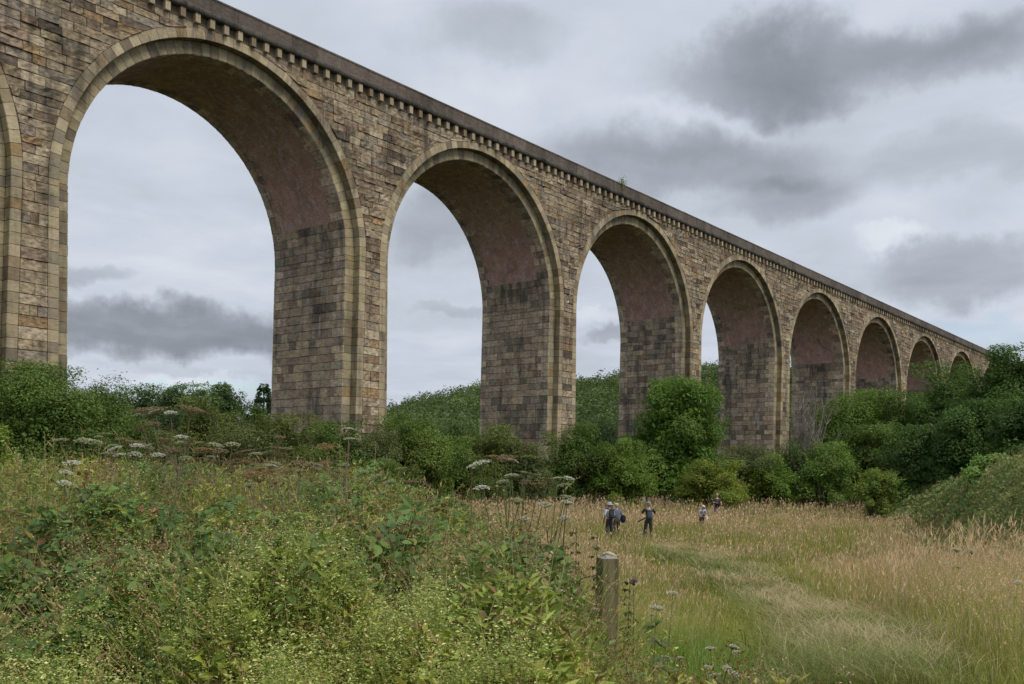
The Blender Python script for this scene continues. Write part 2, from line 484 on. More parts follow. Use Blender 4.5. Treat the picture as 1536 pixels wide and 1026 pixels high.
def arch(j):
    c = CEN[j]
    near = j <= 4
    sides = (1, -1)
    ns = len(STS) - 1
    col_out = {s: pick(PAL_SM, W_SM, ns) for s in sides}
    # weathering of the stones themselves: the flank under the crown stays damp and greenish
    ring = MB(); inner = MB(); stone = MB()
    for sd in sides:
        def pt(R, st, w):
            a = station(R, st); return (c + sd * a[0], w, a[1])
        co, ci = col_out[sd], pick(PAL_SM, W_SM, ns) * np.array([.86, .88, .84])
        Cf, Cr, Cg, Cs = [], [], [], []
        cs_col = []
        for k in range(ns):
            a, b = STS[k], STS[k + 1]
            if k % 1 == 0:
                q = [pt(R1, a, -0.03), pt(RO, a, -0.03), pt(RO, b, -0.03), pt(R1, b, -0.03)]
                Cf.append(q)
                Cr.append([pt(R1, a, REC), pt(R1, a, -0.03), pt(R1, b, -0.03), pt(R1, b, REC)])
                Cg.append([pt(R2, a, REC), pt(R1, a, REC), pt(R1, b, REC), pt(R2, b, REC)])
            dep = (1.15 if k % 2 else 0.78)
            Cs.append([pt(R2, a, REC + dep), pt(R2, a, REC), pt(R2, b, REC), pt(R2, b, REC + dep)])
        nf = np.array([0, -1.0, 0])
        bl = 0.010
        blocks(ring, Cf, nf, bl, co, 4, 4, 0.022, 0.011)
        nr = np.array([unit(np.array([-sd * math.cos(max(s, 0)), 0, -math.sin(max(s, 0))])) for s in STS[:-1]])
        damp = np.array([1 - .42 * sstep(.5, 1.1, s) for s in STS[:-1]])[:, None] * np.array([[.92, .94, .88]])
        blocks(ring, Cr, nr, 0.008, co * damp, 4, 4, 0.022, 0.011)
        blocks(inner, Cg, nf, 0.008, ci, 4, 4, 0.022, 0.011)
        blocks(stone, Cs, nr, np.where(np.array(STS[:-1]) < 0, 0.035, 0.02), pick(PAL_IN, W_IN, ns) * 1.32, 6, 4, 0.03, 0.014)
        # far edge quoins of the barrel
        Cb = []
        for k in range(ns):
            a, b = STS[k], STS[k + 1]; dep = 0.95 if k % 2 else 0.6
            Cb.append([pt(R2, a, WID), pt(R2, a, WID - dep), pt(R2, b, WID - dep), pt(R2, b, WID)])
        blocks(stone, Cb, nr, 0.02, pick(PAL_IN, W_IN, ns) * 1.25, 5, 4, 0.03, 0.014)
        # ashlar of the pier flank and the first stone courses of the barrel
        C2 = []
        for k in range(ns):
            a, b = STS[k], STS[k + 1]
            if a >= BRICK_A: break
            w0 = REC + (1.15 if k % 2 else 0.78); w1 = WID - (0.95 if k % 2 else 0.6)
            w = w0
            while w < w1 - 0.01:
                wn = w + random.uniform(0.55, 1.25)
                if wn > w1 - 0.4: wn = w1
                C2.append([pt(R2, a, wn), pt(R2, a, w), pt(R2, b, w), pt(R2, b, wn)])
                w = wn
        C2 = np.array(C2)
        blocks(stone, C2, np.array([-sd, 0, 0.0]), 0.01 + 0.05 * RNG.random(len(C2)) ** 2, pick(PAL_IN, W_IN, len(C2)), 6, 4, 0.03, 0.014)
    ring.build('outer_arch_ring', M['smooth'], via)
    inner.build('inner_arch_ring', M['smooth'], via)
    stone.build('arch_quoins', M['inner'], via)
    # brick barrel with uv in metres, and the mortar bed behind the flank stones
    na = 64
    an = np.linspace(-0.02, PI + 0.02, na); ww = np.linspace(REC + 0.02, WID - 0.02, 9)
    rb = R2 + 0.035
    A, W = np.meshgrid(an, ww, indexing='ij')
    v = np.stack([c + rb * np.cos(A), W, ZS + rb * np.sin(A)], -1).reshape(-1, 3)
    m = len(ww); i, k = np.meshgrid(np.arange(na - 1), np.arange(m - 1), indexing='ij')
    f = np.stack([i * m + k, i * m + k + 1, (i + 1) * m + k + 1, (i + 1) * m + k], -1).reshape(-1, 4)
    b = MB(); b.add(v, f)
    o = b.build('brick_barrel', M['brick'], via, smooth=True)
    uvl = o.data.uv_layers.new(name='UVMap')
    uv = np.stack([W, A * rb], -1).reshape(-1, 2)[f.ravel()]
    uvl.data.foreach_set('uv', uv.astype(np.float32).ravel())


for j in JS: arch(j)


def pier_and_spandrel(j):
    """solid between arch j and arch j+1: rock faced front, mortar core"""
    c0, c1 = CEN[j], CEN[j + 1]
    zs_low = CRS_LOW
    zs_hi = courses(ZS, Z_CORB + 0.02, 0.44, 0.18)
    low, hi = MB(), MB()
    def bounds(z):
        if z <= ZS:
            r = jamb_r(RO, z); return c0 + r, c1 - r
        q = RO * RO - (z - ZS) ** 2
        r = math.sqrt(q) if q > 0 else 0.0
        return c0 + r, c1 - r
    for zs, mb, lo in ((zs_low, low, True), (zs_hi, hi, False)):
        Cq = []
        for a, b in zip(zs[:-1], zs[1:]):
            la, ra = bounds(a); lb, rb_ = bounds(b)
            if lo:
                kk = random.choice((1, 1, 1, 2, 2, 3)); cuts = sorted([la + (ra - la) * (q + random.uniform(-.12, .12)) / kk for q in range(1, kk)])
            else:
                cuts = []; t = la + random.uniform(0.35, 1.1)
                while t < ra - 0.4:
                    cuts.append(t); t += random.uniform(0.65, 1.5)
            xa = [la] + cuts + [ra]
            for q in range(len(xa) - 1):
                t0, t1 = xa[q], xa[q + 1]
                b0 = max(t0, lb) if q else lb
                b1 = min(t1, rb_) if q < len(xa) - 2 else rb_
                # stones by the ring follow the curve of the extrados
                if q: b0 = t0 if t0 > lb else lb
                if b1 - b0 < 0.02 or b0 < lb - 1e-6: b0 = min(max(b0, lb), b1)
                if t0 < lb and q: t0a = t0
                Cq.append([(t0, 0, a), (t1, 0, a), (max(b1, b0 + 0.01), 0, b), (b0, 0, b)])
        Cq = np.array(Cq)
        bul = 0.03 + (0.08 if lo else 0.13) * RNG.random(len(Cq)) ** 1.6
        blocks(mb, Cq, (0, -1, 0), bul, pick(PAL_ROCK, W_ROCK, len(Cq)) * (1.08 if lo else 1.0), 7, 5, 0.03, 0.014)
    pr = low.build('pier', M['rock'], via)
    hi.build('spandrel_wall', M['rock'], via)
    # core: the mortar just behind the stones, stepped like the two orders, and the far face
    core = MB()
    def prof(R, z):
        if z <= ZS: return jamb_r(R, z)
        return math.sqrt(max(R * R - (z - ZS) ** 2, 0))
    for (w0, w1, R) in ((0.035, REC + 0.04, R1 + 0.05), (REC + 0.04, WID - 0.0, R2 + 0.08)):
        zc = [z for z in np.linspace(ZB, ZS, 4)] + [ZS + R * math.sin(a) for a in np.linspace(0.05, PI / 2, 40)] + [Z_CORB + 0.1]
        rows = []
        for z in zc:
            l, r = c0 + prof(R, z), c1 - prof(R, z)
            rows.append([(l, w0, z), (r, w0, z), (r, w1, z), (l, w1, z)])
        v = np.array(rows).reshape(-1, 3)
        f = []
        for q in range(len(zc) - 1):
            for s in range(4):
                s2 = (s + 1) % 4
                f.append((q * 4 + s, q * 4 + s2, q * 4 + 4 + s2, q * 4 + 4 + s))
        core.add(v, f, (0.1, 0.08, 0.055))
    core.build('mortar_core', M['mortar'], pr)


for j in range(JS[0] - 1, JS[-1]): 
    pier_and_spandrel(j)

TA, TB = CEN[JS[0] - 1], CEN[JS[-1]] + 60
# corbels, string course, parapet, deck
def slab_run(name, mat, prof_pts, L, colr, seed, gap=0.006):
    """stones of length about L, section given by (w, z) points (closed), laid along the viaduct"""
    mb = MB(); t = TA
    pp = np.array(prof_pts, float); n = len(pp)
    while t < TB:
        l = L * random.uniform(0.85, 1.15)
        off = np.array([random.uniform(-0.008, 0.008), random.uniform(-0.005, 0.005)])
        v = []
        for tt in (t + gap, t + l - gap):
            for p in pp: v.append((tt, p[0] + off[0], p[1] + off[1]))
        f4 = [(k, (k + 1) % n, n + (k + 1) % n, n + k) for k in range(n)]
        cc = np.array(colr) * random.uniform(0.8, 1.2)
        mb.add(v, f4, cc)
        base = mb.n - 2 * n
        mb.f.append(np.array([[base + k for k in range(n)]])); mb.f.append(np.array([[base + n + k for k in range(n)][::-1]]))
        t += l
    return mb.build(name, mat, via)


for back in (0, 1):
    s = (lambda w: WID - w) if back else (lambda w: w)
    slab_run('parapet', M['coping'], [(s(-0.24), Z_RIM - .04), (s(0.22), Z_RIM - .04), (s(0.22), Z_TOP - .12), (s(0.26), Z_TOP - .10), (s(0.26), Z_TOP), (s(-0.27), Z_TOP), (s(-0.27), Z_TOP - .10), (s(-0.24), Z_TOP - .12)], 1.9, (.135, .110, .088), 1)
    ang = np.linspace(-PI / 2, PI / 2, 9); rr = (Z_RIM - Z_ROLL) / 2
    pr = [(s(-0.27 - 0.13 * math.cos(a)), (Z_RIM + Z_ROLL) / 2 + rr * math.sin(a)) for a in ang]
    slab_run('string_course', M['roll'], [(s(0.4), Z_ROLL)] + pr + [(s(0.4), Z_RIM)], 1.3, (.085, .074, .062), 2)
mb = MB(); mb.box((TA, 0.15, Z_CORB - 0.3), (TB, WID - 0.15, Z_ROLL + 0.1), (.12, .1, .08)); mb.box((TA, 0.02, Z_CORB + 0.06), (TB, 0.16, Z_ROLL + 0.02), (.15, .12, .085))
mb.build('deck', M['smooth'], via)


def corbel_mb(mb, t, c):
    w, d, zb, zt = 0.15, 0.27, Z_CORB, Z_ROLL + 0.01
    pr = [(0.05, zb), (-d + .02, zb), (-d, zb + .02), (-d, zt), (0.05, zt)]
    v = [(t - w, a, b) for a, b in pr] + [(t + w, a, b) for a, b in pr]; n = len(pr)
    mb.add(v, [(k, (k + 1) % n, n + (k + 1) % n, n + k) for k in range(n)], c)
    b = mb.n - 2 * n
    mb.f.append(np.array([[b + k for k in range(n)][::-1]])); mb.f.append(np.array([[b + n + k for k in range(n)]]))


CS = 0.917
protos = []
for q in range(5):
    mb = MB(); corbel_mb(mb, 0, pick(PAL_SM, W_SM, 1)[0] * 0.95); protos.append(mb.mesh('corbel', M['smooth']))
rest = MB(); nc = 0
tq = TA + 0.3
while tq < CEN[JS[-1]] + 20:
    if tq > 26.5 and nc < 100:
        o = bpy.data.objects.new('corbel', protos[nc * 7 % 5]); col.objects.link(o); o.parent = via; o.location = (tq, 0, 0); nc += 1
    else:
        corbel_mb(rest, tq, pick(PAL_SM, W_SM, 1)[0] * 0.95)
    tq += CS
o = rest.build('corbel_course', M['smooth'], via); o['kind'] = 'stuff'
# far abutment
mb = MB(); mb.box((CEN[JS[-1]] - 0.2, 0.05, ZB), (TB, WID - 0.05, Z_CORB), (.2, .16, .11)); mb.build('abutment', M['rock'], via)


# ------------------------------------------------------------------ camera, light, sky
cam = bpy.data.cameras.new('camera'); camo = bpy.data.objects.new('camera', cam); col.objects.link(camo)
cam.lens = 35.0; cam.sensor_width = 36.0; cam.sensor_fit = 'HORIZONTAL'
cam.shift_y = (HC - 513.0) / 1536.0
cam.clip_start = 0.05; cam.clip_end = 6000
camo.matrix_world = Matrix.Translation((0, 0, E)) @ Matrix.Rotation(PI / 2, 4, 'X') @ Matrix.Rotation(ROLL, 4, 'Z')
scene.camera = camo

SUN_AZ, SUN_EL = math.radians(128), math.radians(52)     # clockwise from the view direction
sv = Vector((math.sin(SUN_AZ) * math.cos(SUN_EL), math.cos(SUN_AZ) * math.cos(SUN_EL), math.sin(SUN_EL)))
sun = bpy.data.lights.new('sun', 'SUN'); sun.energy = 1.5; sun.angle = math.radians(28); sun.color = (1.0, 0.95, 0.87)
so = bpy.data.objects.new('sun', sun); col.objects.link(so)
so.rotation_euler = sv.to_track_quat('Z', 'Y').to_euler(); so.location = (30, -30, 60)


def build_world():
    w = bpy.data.worlds.new('World'); scene.world = w; w.use_nodes = True
    w.cycles.sampling_method = 'NONE'
    nt = NT(w.node_tree)
    d = nt.node('ShaderNodeTexCoord').outputs['Generated']
    sky = nt.node('ShaderNodeTexSky', sky_type='NISHITA'); sky.sun_disc = False
    sky.sun_elevation = SUN_EL; sky.sun_rotation = SUN_AZ; sky.air_density = 1.0; sky.dust_density = 1.5
    sep = nt.node('ShaderNodeSeparateXYZ', {0: d})
    z = nt.m('MAXIMUM', sep.outputs[2], 0.0)
    den = nt.m('ADD', z, 0.10)
    p = nt.node('ShaderNodeCombineXYZ', {0: nt.m('DIVIDE', sep.outputs[0], den), 1: nt.m('DIVIDE', sep.outputs[1], den), 2: 0.37}).outputs[0]
    big = nt.noise(p, 0.85, 4.0, 0.5, 0.2)
    med = nt.noise(p, 2.4, 6.0, 0.56, 0.25)
    # warped direction for the placed clouds
    wn = nt.node('ShaderNodeTexNoise', {'Vector': d, 'Scale': 6.0, 'Detail': 8.0, 'Roughness': 0.58})
    wv = nt.vm('SUBTRACT', wn.outputs['Color'], (0.5, 0.5, 0.5))
    sc = nt.node('ShaderNodeVectorMath', operation='SCALE'); nt.put(sc.inputs[0], wv); sc.inputs['Scale'].default_value = 0.15
    dw = nt.vm('ADD', d, sc.outputs[0])

    def blob(px, py, sx, sy, soft=1.75, edge0=0.05):
        v = (at(px, py, 1.0) - Vector((0, 0, E))).normalized()
        r = Vector((v.y, -v.x, 0)).normalized(); u = r.cross(v)
        df = nt.vm('SUBTRACT', dw, tuple(v))
        a = nt.m('DIVIDE', nt.vm('DOT_PRODUCT', df, tuple(r)), sx / F)
        b = nt.m('DIVIDE', nt.vm('DOT_PRODUCT', df, tuple(u)), sy / F)
        f = nt.m('DIVIDE', nt.vm('DOT_PRODUCT', df, tuple(v)), 0.6)
        q = nt.m('ADD', nt.m('ADD', nt.m('MULTIPLY', a, a), nt.m('MULTIPLY', b, b)), nt.m('MULTIPLY', f, f))
        return nt.mapr(q, edge0, 1.0 * soft, 1.0, 0.0)

    bright = nt.m('ADD', 0.80, nt.m('MULTIPLY', nt.m('SUBTRACT', big, 0.5), 0.36))
    bright = nt.m('ADD', bright, nt.m('MULTIPLY', nt.m('SUBTRACT', med, 0.5), 0.40))
    for (px, py, sx, sy, amt) in DARKS:
        bright = nt.m('SUBTRACT', bright, nt.m('MULTIPLY', blob(px, py, sx, sy), amt))
    for (px, py, sx, sy, amt) in LIGHTS:
        bright = nt.m('ADD', bright, nt.m('MULTIPLY', blob(px, py, sx, sy), amt))
    K = 7.9
    def k(c): return tuple(x * K for x in c)
    cloud = nt.ramp(nt.m('MULTIPLY', bright, 1.0), [(0.0, k((.13, .142, .165))), (0.35, k((.235, .258, .298))), (0.62, k((.375, .412, .470))), (0.82, k((.495, .540, .615))), (1.0, k((.63, .665, .715)))])
    gap = 0.0
    for (px, py, sx, sy, amt) in GAPS:
        gap = nt.m('ADD', gap, nt.m('MULTIPLY', blob(px, py, sx, sy, 1.0, 0.0), amt))
    gap = nt.m('MINIMUM', gap, 0.8)
    c = nt.mix(gap, cloud, nt.mix(1.0, sky.outputs[0], rgba(1.0, 1.0, 1.0), 'MULTIPLY'))
    bg = nt.node('ShaderNodeBackground', {'Strength': 0.1, 'Color': c})
    o = nt.node('ShaderNodeOutputWorld'); nt.put(o.inputs[0], bg.outputs[0])


DARKS = [(1265, 95, 250, 46, .34), (1130, 110, 110, 40, .10), (1330, 60, 170, 36, .08), (1040, 240, 190, 48, .27), (1180, 300, 105, 42, .26), (960, 210, 120, 30, .10),
         (250, 500, 230, 34, .50), (130, 412, 70, 18, .20), (650, 325, 75, 50, .26), (680, 460, 55, 12, .12), (1440, 420, 130, 32, .26), (1440, 245, 100, 40, .14),
         (905, 505, 45, 13, .26), (740, 60, 95, 38, .14)]
LIGHTS = [(880, 475, 50, 12, .12), (300, 580, 90, 12, .16), (1330, 385, 55, 16, .14), (700, 190, 110, 60, .07), (1000, 180, 90, 25, .06)]
GAPS = [(330, 592, 200, 16, .6), (1450, 495, 110, 28, .45)]
build_world()
scene.view_settings.view_transform = 'Standard'; scene.view_settings.look = 'None'
scene.view_settings.exposure = 0.60; scene.view_settings.gamma = 1.0
scene.render.engine = 'CYCLES'
scene.cycles.max_bounces = 6; scene.cycles.diffuse_bounces = 3; scene.cycles.transmission_bounces = 4; scene.cycles.transparent_max_bounces = 4


# ------------------------------------------------------------------ foliage
def rnd_unit(n):
    return unit(RNG.normal(size=(n, 3)))


def leaves(mb, Pp, axis, nrm, L, W, colr, fold=0.12):
    """pointed leaves: base point, length direction, face normal"""
    n = len(Pp)
    L = np.broadcast_to(L, (n,))[:, None]; W = np.broadcast_to(W, (n,))[:, None]
    nrm = unit(nrm - (nrm * axis).sum(1, keepdims=True) * axis)
    side = np.cross(axis, nrm)
    mid = Pp + axis * L * 0.42
    v = np.stack([Pp, mid + side * W * 0.5 + nrm * W * fold, Pp + axis * L - nrm * L * 0.10, mid - side * W * 0.5 + nrm * W * fold], 1)
    f = np.arange(n * 4).reshape(n, 4)
    mb.add(v.reshape(-1, 3), f, np.repeat(colr, 4, axis=0))


def broad_leaves(mb, Pp, axis, nrm, L, W, colr, fold=0.16, fine=False):
    if len(Pp) == 0: return
    """two-sided ovate leaf, creased along its midrib (two five-cornered halves)"""
    n = len(Pp)
    L = np.broadcast_to(L, (n,))[:, None]; W = np.broadcast_to(W, (n,))[:, None]
    nrm = unit(nrm - (nrm * axis).sum(1, keepdims=True) * axis)
    side = np.cross(axis, nrm)
    def p(l, w, h): return Pp + axis * L * l + side * W * w + nrm * (L * h)
    if fine:
        ls = (0.0, .10, .27, .47, .67, .85, 1.0); ws = (.0, .25, .43, .48, .40, .22, .0)
        rib = [p(l, 0, -.10 * l * l) for l in ls]
        rt = [p(l, w, fold * w * 1.5 - .10 * l * l) for l, w in zip(ls[1:-1], ws[1:-1])]; lt = [p(l, -w, fold * w * 1.5 - .10 * l * l) for l, w in zip(ls[1:-1], ws[1:-1])]
        v = np.stack(rib + rt + lt, 1); b = (np.arange(n) * 17)[:, None]; q = []; t = []
        for o, sg in ((7, 1), (12, -1)):
            t.append([0, o, 1][::sg]); t.append([5, o + 4, 6][::sg])
            for k in range(4): q.append([k + 1, o + k, o + k + 1, k + 2][::sg])
        mb.add(v.reshape(-1, 3), np.concatenate([b + np.array([a]) for a in q]), np.repeat(colr, 17, axis=0))
        mb.f.append(np.concatenate([b + np.array([a]) for a in t]) + mb.n - n * 17)
        return
    v = np.stack([p(0, 0, 0), p(.22, .38, fold * .6), p(.55, .46, fold * .7), p(1, 0, -.14), p(.5, 0, 0), p(.55, -.46, fold * .7), p(.22, -.38, fold * .6)], 1)
    b = (np.arange(n) * 7)[:, None]
    f1 = b + np.array([[0, 1, 2, 4]]); f2 = b + np.array([[4, 2, 3, 5]]); f3 = b + np.array([[0, 4, 5, 6]])
    mb.add(v.reshape(-1, 3), np.concatenate([f1, f2, f3]), np.repeat(colr, 7, axis=0))


def blades(mb, B, H, lean, az, w, c0, c1, seg=3, twist=None):
    """grass blades as tapering ribbons; colour runs from c0 at the foot to c1 at the tip"""
    n = len(B)
    if n == 0: return
    dirn = np.stack([np.cos(az), np.sin(az), np.zeros(n)], 1)
    tw = az + PI / 2 + (RNG.uniform(-1.2, 1.2, n) if twist is None else twist)
    wd = np.stack([np.cos(tw), np.sin(tw), np.zeros(n)], 1)
    s = np.linspace(0, 1, seg + 1)
    rows, cols_ = [], []
    for q in s:
        up = H * (q - 0.28 * lean * q * q)
        c = B + dirn * (H * lean * 0.85 * q ** 1.8)[:, None]; c[:, 2] += up
        wq = w * (1 - q) ** 0.6 if q < 1 else w * 0.0
        wq = np.maximum(wq, w * 0.12)
        rows.append(c - wd * (wq * 0.5)[:, None]); rows.append(c + wd * (wq * 0.5)[:, None])
        cc = c0 * (1 - q) + c1 * q; cols_.append(cc); cols_.append(cc)
    v = np.stack(rows, 1); cc = np.stack(cols_, 1); m = 2 * (seg + 1)
    b = (np.arange(n) * m)[:, None]
    f = np.concatenate([b + np.array([[2 * q, 2 * q + 1, 2 * q + 3, 2 * q + 2]]) for q in range(seg)])
    mb.add(v.reshape(-1, 3), f, cc.reshape(-1, 3))
    tip = rows[-1]
    return tip, dirn


def plumes(mb, T, dirn, L, w, colr, droop=0.5):
    """flower heads of grasses: two crossed spindles"""
    n = len(T)
    ax = unit(np.stack([dirn[:, 0] * droop, dirn[:, 1] * droop, np.ones(n)], 1) + RNG.normal(0, 0.15, (n, 3)))
    for k in range(2):
        r = rnd_unit(n); sd = unit(np.cross(ax, r))
        v = np.stack([T - ax * (L * .2)[:, None], T + ax * (L * .3)[:, None] + sd * w[:, None], T + ax * L[:, None], T + ax * (L * .3)[:, None] - sd * w[:, None]], 1)
        mb.add(v.reshape(-1, 3), np.arange(n * 4).reshape(n, 4), np.repeat(colr, 4, axis=0))


def fine_plumes(mb, T, dirn, L, colr, droop=0.5, rep=16, k=1.0):
    """close grass heads: many little spikelets along a bent axis"""
    n = len(T)
    if n == 0: return
    i = np.repeat(np.arange(n), rep); m = len(i); s = RNG.random(m)
    ax = unit(np.stack([dirn[:, 0] * droop, dirn[:, 1] * droop, np.ones(n)], 1))
    Pp = T[i] + ax[i] * (L[i] * (s - .25))[:, None] + np.stack([dirn[i, 0], dirn[i, 1], -.5 * np.ones(m)], 1) * (L[i] * .25 * s * s)[:, None]
    a = unit(ax[i] + RNG.normal(0, .45, (m, 3)))
    l = L[i] * RNG.uniform(.10, .2, m) * (1.15 - .7 * s)
    leaves(mb, Pp, a, rnd_unit(m), l, l * .32 * k, colr[i] * RNG.uniform(.75, 1.25, (m, 1)))


def jit(c, n, amt=0.25, hue=0.08):
    return np.array(c)[None] * RNG.uniform(1 - amt, 1 + amt, (n, 1)) * RNG.uniform(1 - hue, 1 + hue, (n, 3))


GREENS = {
    'dark': (.055, .085, .025), 'mid': (.078, .116, .030), 'bright': (.100, .150, .032), 'olive': (.095, .112, .036),
    'grey': (.096, .114, .052), 'yellow': (.138, .165, .036), 'lime': (.135, .180, .045), 'far': (.066, .102, .046), 'spruce': (.058, .088, .046),  # 'far' is greyed a little, so distance haze sits in the leaf colour
}


def crown_mesh(mb, cx, cy, z0, z1, rx, ry, hue, n, leaf, seed, nblob=None, flat=1.0, open_=0.0, lump=0.34, shape=0.0):
    """crown of leaf clumps gathered round lumps spread through an uneven volume"""
    rg = np.random.default_rng(seed)
    rz = (z1 - z0) / 2; cz = (z0 + z1) / 2
    nb = nblob or int(np.clip(26 + rx * rz * 3.0, 26, 90))
    k = np.arange(nb) + 0.5
    ph = np.arccos(1 - 2 * k / nb); th = PI * (1 + 5 ** 0.5) * k + rg.uniform(0, 6)
    d = np.stack([np.sin(ph) * np.cos(th), np.sin(ph) * np.sin(th), np.cos(ph)], 1) + rg.normal(0, 0.22, (nb, 3))
    d = unit(d)
    rad = rg.uniform(0.60, 0.90, nb) * (1 + 0.22 * rg.normal(size=nb).clip(-1.2, 1.2))
    # fuller towards the foot for bushes (shape>0 pushes the lower half outwards)
    ex = np.where(d[:, 2] < 0, 1 + shape * np.abs(d[:, 2]), 1 - 0.10 * d[:, 2])
    C = np.stack([cx + d[:, 0] * rad * rx * ex, cy + d[:, 1] * rad * ry * ex, cz + d[:, 2] * rad * rz], 1)
    inner = rg.random(nb) < 0.2
    C[inner] = np.array([cx, cy, cz]) + (C[inner] - np.array([cx, cy, cz])) * 0.45
    br = lump * (rx * ry * rz) ** (1 / 3) * rg.uniform(0.65, 1.25, nb)
    wgt = br ** 2; wgt /= wgt.sum()
    own = rg.choice(nb, n, p=wgt)
    u = unit(rg.normal(size=(n, 3))); u[:, 2] = np.where(rg.random(n) < 0.55, np.abs(u[:, 2]), u[:, 2])
    r = rg.uniform(0.45, 1.05, n) ** 0.6
    outb = unit(C - np.array([cx, cy, cz - 0.3 * rz])); outw = outb[own]
    Pp = C[own] + u * (br[own] * r)[:, None] * np.array([1.12, 1.12, 0.60 * flat]) - np.array([0, 0, 1.]) * (.30 * br[own] * r * (1 - np.abs(u[:, 2])))[:, None]
    # ragged twigs that stick out of the outline
    ns = int(n * 0.035); tw = rg.choice(n, ns)
    Pp[tw] += outw[tw] * (rg.uniform(0.1, 0.5, ns) * br[own[tw]])[:, None] + np.array([0, 0, 1]) * (rg.uniform(0, 0.5, ns) * br[own[tw]])[:, None]
    # fit the mass to the height and width it has
    q0, q1 = np.quantile(Pp[:, 2], (0.01, 0.975)); Pp[:, 2] = z0 + (Pp[:, 2] - q0) / (q1 - q0) * (z1 - z0)
    for ax_, c_, r_ in ((0, cx, rx), (1, cy, ry)):
        q0, q1 = np.quantile(Pp[:, ax_], (0.012, 0.988)); Pp[:, ax_] = c_ + ((Pp[:, ax_] - q0) / (q1 - q0) * 2 - 1) * r_
    keep = (Pp[:, 2] > z0 - 0.1) & (Pp[:, 2] < z1 + .02 * rz) & (np.abs(Pp[:, 0] - cx) < 1.06 * rx)
    nr = unit(u * 0.60 + outw * 0.35 + np.array([0, 0, 0.50]) + rg.normal(0, 0.34, (n, 3)))
    ax = unit(np.cross(nr, unit(rg.normal(size=(n, 3)))) + np.array([0, 0, -0.25]) + outw * 0.3)
    # leafy shoots that break the outline
    nsh = nb * 3; so = rg.choice(nb, nsh, p=wgt); sdir = unit(outb[so] * .8 + np.array([0, 0, .55]) + rg.normal(0, .45, (nsh, 3)))
    slen = br[so] * rg.uniform(.35, .95, nsh); k_ = int(np.clip(n / nsh * .14, 8, 40)); si = np.repeat(np.arange(nsh), k_); sq = np.tile(np.linspace(0, 1, k_), nsh)
    Psh = C[so][si] + sdir[si] * (br[so] * .72)[si][:, None] + sdir[si] * (slen[si] * sq)[:, None] + rg.normal(0, 1, (len(si), 3)) * (.13 * br[so][si] * (1.1 - sq))[:, None]
    base = np.array(GREENS[hue]) if isinstance(hue, str) else np.array(hue) * 1.35
    base = base * 1.34
    bc = rg.uniform(0.72, 1.28, (nb, 1)) * rg.uniform(0.95, 1.06, (nb, 3))
    cc = base[None] * bc[own] * rg.uniform(0.72, 1.32, (n, 1)) * rg.uniform(0.92, 1.08, (n, 3))
    yg = rg.random(n) < 0.05; cc[yg] *= np.array([1.55, 1.3, 1.0])
    L = leaf * rg.uniform(0.6, 1.6, n)
    ksh = (Psh[:, 2] > z0) & (Psh[:, 2] < z1 * 1.03)
    nsr = unit(np.array([0, 0, .6]) + rg.normal(0, .6, (len(si), 3))); asr = unit(sdir[si] + rg.normal(0, .6, (len(si), 3)))
    lsr = leaf * rg.uniform(.7, 1.4, len(si)); leaves(mb, Psh[ksh], asr[ksh], nsr[ksh], lsr[ksh], lsr[ksh] * .6, (base[None] * bc[so][si] * rg.uniform(.8, 1.4, (len(si), 1)))[ksh])
    # inner sprays that close the mass
    m = int(n * .24); ow = rg.choice(nb, m, p=wgt); f_ = rg.uniform(0, 1, m)
    Pin = C[ow] * (.55 + .45 * f_[:, None]) + np.array([cx, cy, cz]) * (.45 * (1 - f_[:, None])) + rg.normal(0, .33, (m, 3)) * br[ow][:, None]
    for ax_, c_, r_ in ((0, cx, rx), (1, cy, ry), (2, cz, rz)):
        Pin[:, ax_] = c_ + np.clip((Pin[:, ax_] - c_) / r_, -.80, .80) * r_
    ni = unit(np.array([0, 0, .6]) + rg.normal(0, .6, (m, 3))); ai = unit(np.cross(ni, rg.normal(size=(m, 3))))
    leaves(mb, Pin, ai, ni, leaf * 2.4 * rg.uniform(.7, 1.3, m), leaf * 1.7, base[None] * bc[ow] * rg.uniform(.75, 1.2, (m, 1)))
    leaves(mb, Pp[keep], ax[keep], nr[keep], L[keep], L[keep] * 0.62, cc[keep])
    return C, br


